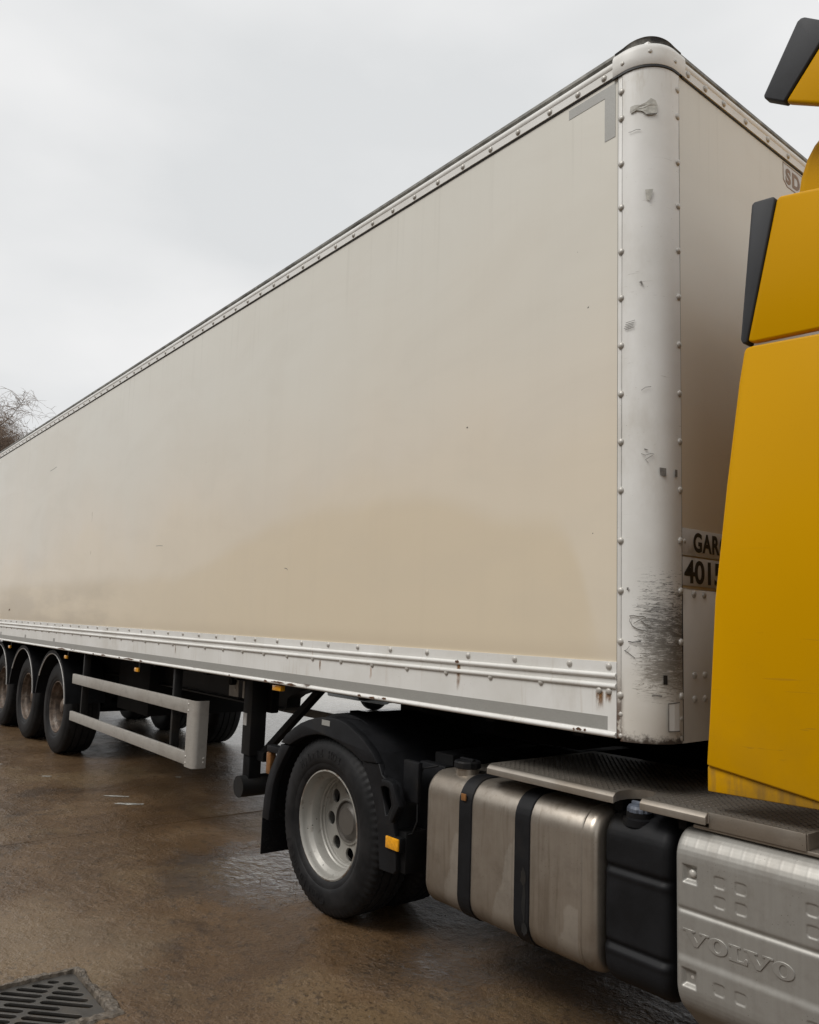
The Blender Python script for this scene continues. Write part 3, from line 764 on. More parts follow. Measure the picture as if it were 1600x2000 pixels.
post_patch('paint_chip', pp([(33, 3.753), (45, 3.748), (54, 3.752), (54, 3.757), (45, 3.754)]), 'chipgrey', 0.0018)
post_patch('paint_chip', pp([(36, 3.422), (48, 3.423), (45, 3.395), (42, 3.372), (38, 3.38)]), 'chippale')
post_patch('paint_chip', pp([(28, 3.03), (31, 3.035), (33, 3.025), (32, 3.012), (31, 3.022)]), 'chipgrey')
post_patch('paint_chip', pp([(56, 2.27), (66, 2.268), (66, 2.236), (57, 2.24)]), 'chipgrey')
post_patch('paint_chip', pp([(82, 2.268), (87, 2.268), (87, 2.24), (82, 2.24)]), 'chipgrey')
post_patch('paint_chip', pp([(34, 2.345), (38, 2.342), (40, 2.338), (35, 2.338)]), 'chipgrey')
for a_, z_ in ((12, 2.855), (13, 2.862), (11, 2.848), (13, 2.842), (14, 2.870)):
    post_patch('scratch', pp([(a_-6, z_-0.002), (a_+8, z_+0.0025), (a_+8, z_+0.004), (a_-6, z_)]), 'chipgrey')
def scratch(pts, w=0.0016, mat='ink'):
    """thin curved mark on the post: pts (angle, z)"""
    up_ = [(a, z+w/2) for a, z in pts]; dn = [(a, z-w/2) for a, z in pts[::-1]]
    post_patch('scratch', pp(up_+dn), mat)
scratch([(14, 1.690), (20, 1.692), (27, 1.688), (33, 1.690), (37, 1.684)], 0.004, 'chipgrey')
scratch([(16, 1.688), (14, 1.672), (18, 1.652), (26, 1.640), (34, 1.634)], 0.004, 'chipgrey')
scratch([(34, 1.684), (27, 1.674), (20, 1.662)], 0.003, 'chipgrey')
scratch([(30, 1.672), (38, 1.657), (44, 1.653)], 0.005, 'chipgrey')
scratch([(12, 1.592), (18, 1.590), (24, 1.592), (30, 1.594)], 0.0035)
scratch([(6, 1.556), (10, 1.560), (14, 1.575)], 0.0018); scratch([(7, 1.556), (12, 1.550), (18, 1.538), (22, 1.530)], 0.0022)
scratch([(30, 2.58), (36, 2.592), (44, 2.594)], 0.002, 'chipgrey')
scratch([(30, 2.325), (36, 2.318), (44, 2.325), (48, 2.322)], 0.002, 'chipgrey'); scratch([(46, 2.318), (36, 2.300), (40, 2.288)], 0.002, 'chipgrey')
scratch([(44, 1.392), (50, 1.394), (58, 1.392)], 0.006, 'chipgrey')
scratch([(12, 3.69), (16, 3.688), (24, 3.692), (30, 3.688)], 0.002, 'chipgrey')
post_patch('paint_chip', pp([(60, 1.47), (66, 1.47), (66, 1.435), (60, 1.435)]), 'ink')
post_patch('paint_chip', pp([(10, 1.80), (13, 1.80), (12, 1.788), (10, 1.79)]), 'chipgrey')
# small glued plate near the foot of the post
post_patch('glued_plate', pp([(67, 1.363), (86, 1.368), (86, 1.262), (67, 1.262)]), 'white', 0.004)
for e_ in (([(66, 1.365), (66, 1.26), (67.2, 1.26), (67.2, 1.365)]), ([(66, 1.260), (87, 1.260), (87, 1.264), (66, 1.264)]), ([(66, 1.362), (87, 1.367), (87, 1.371), (66, 1.366)])):
    post_patch('grime_line', pp(e_), 'chipgrey', 0.0048)
# ---- corner cap and dark roof corner
def sweep_cap(name, prof, x_ext, y_ext, mat, side=0, thick=0.003, crown=False):
    f = (lambda y: y) if side == 0 else mir
    bm = bmesh.new(); rings = []
    base = post_path(0, x_ext, y_ext, 18); nrm = []
    for i, (px, py) in enumerate(base):
        if i <= 1: n_ = Vector((0, -1))
        elif i >= len(base)-2: n_ = Vector((1, 0))
        else: n_ = Vector((px-PC[0], py-PC[1])).normalized()
        tp__ = math.sin(PI*i/(len(base)-1)) if crown else 1.0
        rings.append([bm.verts.new((px+n_.x*o_, f(py+n_.y*o_), (4.06+(z-4.06)*(0.62+0.38*tp__)) if crown else z)) for o_, z in prof])
    for a, b in zip(rings, rings[1:]):
        for k in range(len(a)-1): bm.faces.new((a[k], a[k+1], b[k+1], b[k]))
    bmesh.ops.recalc_face_normals(bm, faces=bm.faces); bmesh.ops.solidify(bm, geom=bm.faces[:], thickness=thick)
    return link(name, me_from(bm, name, True, 50), mat, tr)
capp = [(0.0055, 3.976), (0.0070, 3.978), (0.0080, 4.020), (0.0085, 4.045), (0.006, 4.062), (-0.002, 4.074), (-0.016, 4.081), (-0.05, 4.084)]
for s in (0, 1):
    cp = sweep_cap('corner_cap', capp, 0.045, 0.068, 'white', s)
    if s == 0:
        box('seal', -1.952, -1.925, 2.5895, 2.599, 3.968, 3.9755, 'seal', cp, 0); 
        for (a_, z_) in ((2, 4.012), (44, 4.032), (88, 4.012)):
            t = R(a_-90); rr = PR+0.0078
            o = bpy.data.objects.new('screw', RIVS); C.objects.link(o); o.parent = cp
            nvec = Vector((math.cos(t), math.sin(t), 0)); mt = nvec.to_track_quat('Z', 'Y').to_matrix().to_4x4()
            o.matrix_basis = Matrix.Translation((PC[0]+rr*math.cos(t), PC[1]+rr*math.sin(t), z_)) @ mt
    sweep_cap('roof_corner', [(-0.012, 4.06), (-0.010, 4.105), (-0.006, 4.110), (-0.012, 4.115), (-0.05, 4.118)], 0.045, 0.06, 'capdark', s, crown=True)
# dark shadow gap strip under the cap
sweep_cap('seal', [(0.0012, 3.966), (0.004, 3.9675), (0.004, 3.976)], 0.02, 0.03, 'seal', 0, 0.001)  # not a seal: dark strip standing in for the shadow under the cap
# ---- front rivets, plates, logo
for z in (1.786, 1.468, 1.376):
    for yy in (2.864, 2.938, 3.25, 3.32, 3.7, 3.77, 4.15, 4.22): rivet(tr, (-1.758, yy, z), ROT_PX)
npl = box('number_plate', -1.758, -1.7535, 2.779, 3.30, 1.937, 2.045, 'plate', tr, 0.0008)
def letters_x(txt, y, z, size, xs, bold, mat, parent, x=-1.7525, sp=1.0, name='lettering', ex=0.0004):
    me = text_mesh(txt, size, ex, bold, xs, 'LEFT', sp); me.transform(facing_plus_x(x, y, z)); return link(name, me, mat, parent)
letters_x('GARC', 2.856, 1.958, 0.104, 0.86, 0.0035, 'ink', npl, sp=1.12)
rivet(npl, (-1.7535, 2.795, 1.992), ROT_PX, RIVS, name='screw')
fn = box('fleet_number', -1.7600, -1.7545, 2.779, 3.12, 1.818, 1.931, 'plate', tr, 0.0005)
letters_x('4015', 2.794, 1.831, 0.126, 1.16, 0.0030, 'ink', fn, x=-1.7536, sp=0.98)
# maker badge at top of the front: S D C in a cut-cornered frame
oc = [(3.695, 3.965), (3.695, 3.872), (3.735, 3.845), (4.14, 3.845), (4.18, 3.872), (4.18, 3.965)]
def ins(pts, d):
    cx = sum(p[0] for p in pts)/len(pts); cy = sum(p[1] for p in pts)/len(pts)
    return [(p[0]+math.copysign(d, cx-p[0]), p[1]+math.copysign(d, cy-p[1])) for p in pts]
me = curve_shape('badge_frame', [oc, ins(oc, 0.005)], 0.0005, 0, Matrix.Translation((-1.7598, 0, 0)) @ Matrix.Rotation(R(90), 4, 'Z') @ Matrix.Rotation(R(90), 4, 'X'))
bd = link('maker_badge', me, 'brownprint', tr)
me = curve_shape('badge_ground', [ins(oc, 0.005)], 0.0003, 0, Matrix.Translation((-1.7600, 0, 0)) @ Matrix.Rotation(R(90), 4, 'Z') @ Matrix.Rotation(R(90), 4, 'X'))
link('badge_ground', me, 'plate', bd)
letters_x('SDC', 3.722, 3.868, 0.105, 1.05, 0.0045, 'brownprint', bd, x=-1.7590, sp=1.25)

# ---- side marker lights
for xx, big in ((-7.12, 0), (-9.28, 0), (-11.9, 0), (-4.58, 1)):
    ml = box('marker_bracket', xx-0.02, xx+0.02, 2.648, 2.652, 1.19, 1.225, 'black', tr, 0) if big else box('marker_bracket', xx+0.005, xx+0.035, 2.648, 2.652, 1.13, 1.222, 'chassis_grey', tr, 0)
    if big: box('lens', xx-0.055, xx+0.055, 2.61, 2.646, 1.176, 1.212, 'amber', ml, 0.006)
    else: box('lens', xx-0.045, xx+0.045, 2.625, 2.646, 1.128, 1.165, 'amber', ml, 0.006)
# ---- side guard
for s in (0, 1):
    f = (lambda y: y) if s == 0 else mir
    sg = None
    def fb(x0, x1, y0, y1, z0, z1, nm, mat, par, bev=0.004):
        a, b = sorted((f(y0), f(y1))); return box(nm, x0, x1, a, b, z0, z1, mat, par, bev)
    fb(-8.87, -5.88, 2.600, 2.632, 0.893, 0.992, 'guard_rail', 'guard', tr)
    fb(-8.87, -5.868, 2.600, 2.632, 0.512, 0.606, 'guard_rail', 'guard', tr)
    # end upright: rounded nose turning inwards
    def nose(r, off):
        return [(-5.885, 2.592+off)]+[(-5.78+r*math.cos(R(-90+90*k/6)), 2.634+r*math.sin(R(-90+90*k/6))) for k in range(7)]+[(-5.738-off, 2.70)]
    poly = [(a, f(b)) for a, b in nose(0.042, 0)+nose(0.037, 0.005)[::-1]]
    ge = prism_obj('guard_end', poly, 0.502, 1.0, 'guard', tr, 'Z', 0.0)
    bm = bmesh.new()
    for z_ in (0.97, 0.925, 0.575, 0.53):
        pass
    if s == 0:
        for z_ in (0.968, 0.918, 0.578, 0.530): rivet(ge, (-5.868, 2.592, z_), ROT_NY, RIVS, name='rivet')
        for z_ in (0.575, 0.545): rivet(ge, (-5.738, 2.68, z_), ROT_PX, RIVS, name='rivet')
    for xx in (-8.62, -6.27):
        fb(xx-0.025, xx+0.012, 2.634, 2.70, 0.55, 1.225, 'guard_post', 'chassis_grey', tr, 0.003)
# ---- chassis beams, cross members
def beam_side(dz):
    return [(-15.2, 0.93+dz), (-5.50, 0.93+dz), (-5.437, 0.96+dz), (-5.43, 1.03), (-5.36, 1.065), (-5.15, 1.12), (-4.88, 1.15), (-2.2, 1.155), (-2.2, 1.222), (-15.2, 1.222)]
for yy in (3.2, 4.42):
    cb = prism_obj('chassis_beam', beam_side(0.012), yy+0.05, yy+0.062, 'chassis_grey', tr, 'Y')
    low_ = beam_side(0)[:8]; prism_obj('lower_flange', low_+[(x, z+0.014) for x, z in low_[::-1]], yy, yy+0.12, 'chassis_grey', cb, 'Y')
boxes('cross_members', [(xx, xx+0.06, 2.85, 4.85, 1.165, 1.222) for xx in [-15+0.55*k for k in range(24)]], 'black', tr, 0)
# mounting plates by the landing leg
b1 = box('mounting_plate', -5.826, -5.674, 2.9, 2.91, 1.028, 1.165, 'guard', tr, 0.002)
rivet(b1, (-5.72, 2.9, 1.085), ROT_NY, name='bolt')
tube('reflector_knob', [(-5.73, 2.86, 1.145), (-5.73, 2.90, 1.145)], 0.03, 'black', b1)
box('mounting_plate', -5.60, -5.572, 2.9, 2.91, 1.028, 1.155, 'guard', tr, 0.002)
# ---- landing legs
for s in (0, 1):
    f = (lambda y: y) if s == 0 else mir
    bm = bmesh.new(); a, b = sorted((f(2.90), f(3.03))); bm_box(bm, -5.57, -5.44, a, b, 0.62, 1.222, 0.006)
    lg = link('landing_leg', me_from(bm, 'landing_leg', True, 30), 'chassis_grey', tr)
    a, b = sorted((f(2.915), f(3.015))); box('inner_tube', -5.556, -5.456, a, b, 0.40, 0.63, 'black', lg, 0.004)
    a, b = sorted((f(2.86), f(3.14))); tube('foot_roller', [(-5.505, a, 0.392), (-5.505, b, 0.392)], 0.078, 'chassis_grey', lg, 24)
    a, b = sorted((f(2.895), f(2.8995)))
    box('sticker', -5.555, -5.50, a, b, 0.835, 0.925, 'plate', lg, 0)
    a, b = sorted((f(3.032), f(3.10))); box('gearbox', -5.55, -5.38, a, b, 0.93, 1.222, 'black', lg, 0.01)
    bm = bmesh.new()
    beam(bm, (-5.42, f(3.0), 0.62), (-4.62, f(3.0), 1.19), 0.05, 0.05)
    beam(bm, (-5.46, f(3.0), 0.62), (-5.34, f(3.0), 0.62), 0.07, 0.07)
    beam(bm, (-4.75, f(3.1), 1.185), (-4.5, f(3.1), 1.185), 0.06, 0.06)
    link('brace', me_from(bm, 'brace', True), 'black', lg)
tube('cross_shaft', [(-5.5, 3.1, 1.17), (-5.5, mir(3.1), 1.17)], 0.022, 'black', tr)
# air tanks, spare carrier and boxes between the beams
tube('air_tank', [(-7.9, 3.45, 1.02), (-7.0, 3.45, 1.02)], 0.14, 'black', tr, 20)
tube('air_tank', [(-7.9, 4.25, 1.02), (-7.0, 4.25, 1.02)], 0.14, 'black', tr, 20)
box('pallet_box', -8.9, -8.0, 3.1, 4.6, 0.62, 1.18, 'black', tr, 0.01)
box('valve_box', -7.9, -7.3, 3.7, 4.2, 0.85, 1.18, 'black', tr, 0.01)
box('skid_plate', -3.9, -1.95, 2.95, 4.75, 1.185, 1.222, 'black', tr, 0.005)

# ---- wheels
def tyre_mesh(Rr, width, bead, lug=0, seg=96, lugd=0.012):
    """axis along Y, outer sidewall at y=0"""
    w = width
    prof = [(bead, 0.035), (bead+0.012, 0.020), (bead+0.03, 0.012), (bead+0.045, 0.010), (bead+0.05, 0.006), (bead+0.07, 0.001), ((bead+Rr)/2, 0.0), (Rr-0.075, 0.004), (Rr-0.055, 0.009), (Rr-0.05, 0.012), (Rr-0.03, 0.020), (Rr-0.012, 0.030), (Rr-0.003, 0.042), (Rr, 0.052)]
    grooves = [0.30, 0.5, 0.70]
    for gx in grooves:
        y = w*gx; prof += [(Rr, y-0.008), (Rr-0.013, y-0.006), (Rr-0.013, y+0.006), (Rr, y+0.008)]
    prof += [(Rr, w-0.052), (Rr-0.012, w-0.030), (Rr-0.05, w-0.012), ((bead+Rr)/2, w), (bead+0.03, w-0.012), (bead, w-0.035), (bead-0.002, w/2)]
    bm = bmesh.new(); rings = lathe(bm, prof, seg, 'Y', (0, 0, 0), True)
    if lug:
        for ri, ring in enumerate(rings):
            r, y = prof[ri]
            edge = min(y, w-y)
            if r > Rr-0.035 and edge < 0.09:
                for k, v in enumerate(ring):
                    if (k//2) % 2 == 0:
                        sc = (r-lugd*(1 if r > Rr-0.014 else 0.5))/r; v.co.x *= sc; v.co.z *= sc
                        if r < Rr-0.005: v.co.y += 0.0015 if y < w/2 else -0.0015
    bmesh.ops.recalc_face_normals(bm, faces=bm.faces)
    return me_from(bm, 'tyre', True, 28)
def rim_mesh(lipr, depth, holes=8, holer=0.032, hr=0.185, seg=64, width=0.29):
    prof = [(lipr-0.002, 0.040), (lipr+0.004, 0.030), (lipr+0.002, 0.024), (lipr-0.006, 0.022), (lipr-0.012, 0.030), (lipr-0.015, 0.045), (lipr-0.018, 0.062), (lipr-0.022, 0.068), (lipr-0.040, 0.080), (lipr-0.044, 0.086), (lipr-0.047, depth-0.035), (lipr-0.054, depth-0.028), (lipr-0.054, depth-0.015), (lipr-0.062, depth-0.010), (lipr-0.062, depth-0.002), (lipr-0.066, depth+0.006)]
    bm = bmesh.new(); lathe(bm, prof, seg, 'Y')
    # barrel outside + inner wall
    lathe(bm, [(lipr-0.066, depth+0.006), (lipr-0.06, depth+0.03), (lipr-0.05, width-0.02), (lipr-0.01, width)], seg, 'Y')
    bmesh.ops.recalc_face_normals(bm, faces=bm.faces)
    me = me_from(bm, 'rim', True, 40)
    ro = lipr-0.066
    outs = [circ(0, 0, ro, 48), circ(0, 0, 0.085, 32)]
    for k in range(holes): t = 2*PI*(k+0.5)/holes; outs.append(circ(hr*math.cos(t), hr*math.sin(t), holer, 20))
    d = curve_shape('disc', outs, 0.005, 0.003, Matrix.Translation((0, depth+0.012, 0)) @ Matrix.Rotation(R(90), 4, 'X'))
    bm = bmesh.new(); bm.from_mesh(me); bm.from_mesh(d); bpy.data.meshes.remove(d); bpy.data.meshes.remove(me)
    return me_from(bm, 'rim', True, 40)
def hub_mesh(depth, out=0.05, r=0.11, nuts=True):
    bm = bmesh.new(); lathe(bm, [(0.13, depth+0.005), (0.128, depth-0.004), (r, depth-0.010), (r*0.96, depth-out), (r*0.7, depth-out-0.012), (r*0.66, depth-out-0.02), (0.0, depth-out-0.024)], 40, 'Y')
    for k in range(10 if nuts else 0):
        t = 2*PI*k/10+0.2; lathe(bm, [(0.0, depth-0.032), (0.013, depth-0.03), (0.015, depth-0.004)], 6, 'Y', (0.1275*math.cos(t)*1.0, 0, 0.1275*math.sin(t)))
    bmesh.ops.recalc_face_normals(bm, faces=bm.faces); return me_from(bm, 'hub', True, 40)
T_me = tyre_mesh(0.53, 0.385, 0.292); Rm_t = rim_mesh(0.296, 0.20, 10, 0.022, 0.175, width=0.36); Hb_t = hub_mesh(0.20, 0.10, 0.10)
D_me = tyre_mesh(0.49, 0.285, 0.292, 1, 300, 0.0045); Rm_d = rim_mesh(0.297, 0.172, 8, 0.041, 0.184, width=0.27); Hb_d = hub_mesh(0.172, -0.004, 0.112, False)
def wheel(parent, x, y, z, tm, rm, hm, mat_r, name='wheel', flip=False, parts=True, spin=0.0):
    w = bpy.data.objects.new(name, None); C.objects.link(w); w.empty_display_size = 0.2
    w.location = (x, y, z); w.rotation_euler = (0, spin, PI if flip else 0)
    w.parent = parent; w.matrix_parent_inverse = Matrix.Translation(-ROOTLOC[parent.name])
    for nm, me, mt in (('tyre', tm, 'tyre'), ('rim', rm, mat_r), ('hub', hm, mat_r)):
        if not me.materials: me.materials.append(M[mt])
        c = bpy.data.objects.new(nm, me); C.objects.link(c); c.parent = w
    return w
AX = (-10.0, -11.37, -12.74)
for i, ax_ in enumerate(AX):
    wheel(tr, ax_, 2.755, 0.53, T_me, Rm_t, Hb_t, 'rusty', spin=0.7*i)
    wheel(tr, ax_, mir(2.755), 0.53, T_me, Rm_t, Hb_t, 'rusty', flip=True, spin=0.3*i)
    tube('axle', [(ax_, 3.0, 0.53), (ax_, mir(3.0), 0.53)], 0.08, 'black', tr, 16)
    for yy in (3.26, 4.44):
        bm = bmesh.new(); bm_box(bm, ax_-0.45, ax_+0.30, yy-0.05, yy+0.05, 0.55, 0.66); bm_box(bm, ax_-0.5, ax_-0.36, yy-0.08, yy+0.08, 0.55, 0.95)
        lathe(bm, [(0.0, 0.66), (0.12, 0.66), (0.14, 0.75), (0.12, 0.80), (0.14, 0.86), (0.12, 0.94), (0, 0.95)], 20, 'Z', (ax_+0.25, yy, 0))
        link('suspension_arm', me_from(bm, 'suspension_arm', True), 'black', tr)
    for s in (0, 1):
        f = (lambda y: y) if s == 0 else mir
        pts = [(ax_+0.655*math.cos(R(t)), 0.535+0.655*math.sin(R(t))) for t in range(8, 173, 6)]
        pin = [(ax_+0.640*math.cos(R(t)), 0.535+0.640*math.sin(R(t))) for t in range(8, 173, 6)]
        a, b = sorted((f(2.70), f(3.12)))
        mg = prism_obj('mudguard', pts+pin[::-1], a, b, 'plastic', tr, 'Y')
        pl = [(ax_+0.615*math.cos(R(t)), 0.535+0.615*math.sin(R(t))) for t in range(8, 173, 6)]
        a, b = sorted((f(2.688), f(2.70))); prism_obj('front_lip', pts+pl[::-1], a, b, 'plastic', mg, 'Y')
        tube('edge_strip', [(ax_+0.613*math.cos(R(t)), f(2.688), 0.535+0.613*math.sin(R(t))) for t in range(8, 150, 5)], 0.0075, 'plate', mg, 6)
box('rear_bumper', -15.3, -15.2, 2.75, 4.95, 0.5, 0.62, 'guard', tr, 0.01)
for yy in (2.95, 4.55): box('tail_light', -15.36, -15.3, yy, yy+0.3, 0.8, 0.92, 'redlens', tr, 0.01)

# ================================================================== TRACTOR UNIT
tu = thing('tractor_unit', 'yellow tractor unit with aluminium fuel tank and black-edged wind deflectors, coupled to the white trailer', 'lorry', (-1.5, YM, 0))
def mapZ(pts): return pts
# ---- side wind deflector, lower piece (near side) : thick moulded panel
def deflector(name, poly, y0, y1, mat, bev=0.012):
    return prism_obj(name, poly, y0, y1, mat, tu, 'Y', bev, 3)
low = [(-1.553, 1.177), (-1.540, 1.35), (-1.515, 1.75), (-1.465, 2.15), (-1.412, 2.52), (-1.392, 2.625), (-1.384, 2.638), (-1.36, 2.640), (-0.55, 2.58), (-0.55, 1.02), (-1.182, 1.125)]
for s in (0, 1):
    f = (lambda y: y) if s == 0 else mir
    a, b = sorted((f(2.60), f(2.64)))
    sd_ = deflector('side_fairing', low, a, b, 'yellow')
    a, b = sorted((f(2.612), f(2.635)))
    deflector('fairing_skirt', [(-1.556, 1.17), (-1.556, 1.088), (-1.173, 1.098), (-0.60, 1.06), (-0.60, 1.10), (-1.182, 1.130), (-1.54, 1.19)], a, b, 'yellow_dirty', 0.004)
    a, b = sorted((f(2.605), f(2.64)))
    deflector('upper_side_fairing', [(-1.379, 2.662), (-1.266, 3.145), (-1.255, 3.155), (-0.55, 3.02), (-0.55, 2.61), (-1.36, 2.655)], a, b, 'yellow')
    a, b = sorted((f(2.600), f(2.655)))
    tw = deflector('edge_trim', [(-1.404, 2.672), (-1.396, 2.656), (-1.381, 2.656), (-1.268, 3.148), (-1.275, 3.160), (-1.345, 3.168), (-1.354, 3.160)], a, b, 'trim', 0.006)
    # blade of the roof deflector
    a, b = sorted((f(2.60), f(2.635)))
    deflector('roof_blade', [(-1.226, 3.490), (-1.106, 3.630), (-1.057, 3.690), (-0.5, 3.40), (-0.5, 3.10), (-1.11, 3.421)], a, b, 'yellow')
    a, b = sorted((f(2.596), f(2.640)))
    deflector('blade_trim', [(-1.300, 3.552), (-1.298, 3.540), (-1.228, 3.490), (-1.109, 3.630), (-1.060, 3.692), (-1.150, 3.766), (-1.163, 3.770), (-1.176, 3.764)], a, b, 'trim', 0.008)
# return flange inside the lower fairing's rear edge
shell = [(-1.262, 3.16), (-1.266, 3.213), (-1.255, 3.28), (-1.232, 3.343), (-1.205, 3.385), (-1.168, 3.418), (-1.10, 3.445), (-0.6, 3.50), (0.3, 3.42), (0.9, 3.15), (0.9, 3.0), (-1.0, 3.0)]
prism_obj('roof_deflector', shell, 2.75, mir(2.75), 'yellow', tu, 'Y', 0.03, 4, True)
# cab
cabp = [(-1.0, 1.12), (-1.0, 3.05), (-0.9, 3.12), (0.75, 3.12), (1.0, 2.95), (1.22, 1.75), (1.28, 1.3), (1.28, 0.42), (0.42, 0.42)]
cabp += [(-0.2+0.62*math.cos(R(t)), 0.52+0.62*math.sin(R(t))) for t in range(0, 181, 15)]
cabp += [(-0.82, 1.12)]
cab = prism_obj('cab_body', cabp, 2.645, mir(2.645), 'yellow', tu, 'Y', 0.02, 2, True)
for s in (0, 1):
    f = (lambda y: y) if s == 0 else mir
    a, b = sorted((f(2.635), f(2.65)))
    dr = prism_obj('door', [(-0.02, 1.2), (-0.02, 2.95), (0.8, 2.95), (1.05, 2.1), (1.12, 1.2)], a, b, 'yellow', tu, 'Y', 0.01)
    a, b = sorted((f(2.628), f(2.64)))
    prism_obj('window', [(0.05, 2.08), (0.05, 2.82), (0.74, 2.82), (0.98, 2.02)], a, b, 'glass', dr, 'Y', 0.003)
    box('handle', 0.04, 0.2, min(f(2.61), f(2.636)), max(f(2.61), f(2.636)), 1.88, 1.93, 'trim', dr, 0.006)
    a, b = sorted((f(2.3), f(2.5))); mr = box('mirror', 1.02, 1.12, a, b, 2.05, 2.75, 'trim', tu, 0.03)
    a, b = sorted((f(2.5), f(2.66))); box('mirror_arm', 1.03, 1.08, a, b, 2.62, 2.66, 'trim', mr, 0.01)
prism_obj('windscreen', [(1.225, 1.85), (1.02, 2.88), (1.035, 2.89), (1.245, 1.86)], 2.8, mir(2.8), 'glass', tu, 'Y')
box('bumper', 1.0, 1.34, 2.62, mir(2.62), 0.32, 0.75, 'yellow', tu, 0.03)
# ---- chassis
for yy in (3.45, 4.17):
    box('chassis_rail', -4.95, 1.1, yy, yy+0.08, 0.72, 0.98, 'black', tu, 0.005)
for x_ in (-4.9, -3.0, -1.4): box('chassis_cross_member', x_, x_+0.1, 3.53, 4.17, 0.75, 0.95, 'black', tu)
bm = bmesh.new(); bm_box(bm, -4.5, -3.3, 3.4, 4.3, 1.10, 1.165, 0.01); bm_box(bm, -4.3, -3.6, 3.42, 3.6, 0.98, 1.12); bm_box(bm, -4.3, -3.6, 4.1, 4.28, 0.98, 1.12)
link('fifth_wheel', me_from(bm, 'fifth_wheel', True, 30), 'black', tu)
tube('axle', [(-3.9, 2.9, 0.49), (-3.9, mir(2.9), 0.49)], 0.09, 'black', tu, 16)
box('engine_block', -1.2, 0.9, 3.5, 4.2, 0.35, 1.1, 'black', tu, 0.02)
box('rear_bulkhead', -3.20, -3.06, 2.78, 3.44, 0.45, 0.98, 'black', tu, 0.008)
box('air_box', -3.25, -3.05, 2.72, 2.78, 0.55, 0.93, 'plastic', tu, 0.008)
box('under_chassis_tray', -3.1, -1.0, 3.1, 3.44, 0.55, 0.95, 'black', tu)
box('exhaust_box', -3.05, -1.75, 4.35, 5.02, 0.40, 1.17, 'black', tu, 0.03)
box('exhaust_stack', -1.62, -1.30, 4.3, 4.62, 0.9, 2.9, 'black', tu, 0.04)
# ---- wheels
wd = wheel(tu, -3.895, 2.567, 0.49, D_me, Rm_d, Hb_d, 'rim', spin=0.3)
wheel(tu, -3.895, 2.91, 0.49, D_me, Rm_d, Hb_d, 'rim', spin=0.9)
wheel(tu, -3.895, mir(2.567), 0.49, D_me, Rm_d, Hb_d, 'rim', flip=True)
wheel(tu, -3.895, mir(2.91), 0.49, D_me, Rm_d, Hb_d, 'rim', flip=True)
wheel(tu, -0.20, 2.66, 0.51, T_me, Rm_d, Hb_d, 'rim'); wheel(tu, -0.20, mir(2.66), 0.51, T_me, Rm_d, Hb_d, 'rim', flip=True)
# raised sidewall lettering, reading clockwise with the tops outward
def tyre_text(parent, txt, mid_deg, rad, size, step, sx=0.9):
    n = len(txt)
    for i, ch in enumerate(txt):
        if ch == ' ': continue
        a = R(mid_deg-(i-(n-1)/2)*step)
        me = text_mesh(ch, size, 0.0016, 0.0012, sx, 'CENTER')
        m = Matrix.Translation((rad*math.cos(a), 0.0000, rad*math.sin(a))) @ Matrix.Rotation(-(a-PI/2), 4, 'Y') @ Matrix.Rotation(R(90), 4, 'X')
        me.transform(m); o = link('raised_letter', me, 'tyre'); o.parent = parent
        o.rotation_euler = (0, -parent.rotation_euler.y, 0)      # the writing stands as in the photograph whatever the wheel's spin
tyre_text(wd, 'Hybrid HD3', 101, 0.372, 0.058, 6.6)
tyre_text(wd, 'Continental', 238, 0.372, 0.068, 7.0)
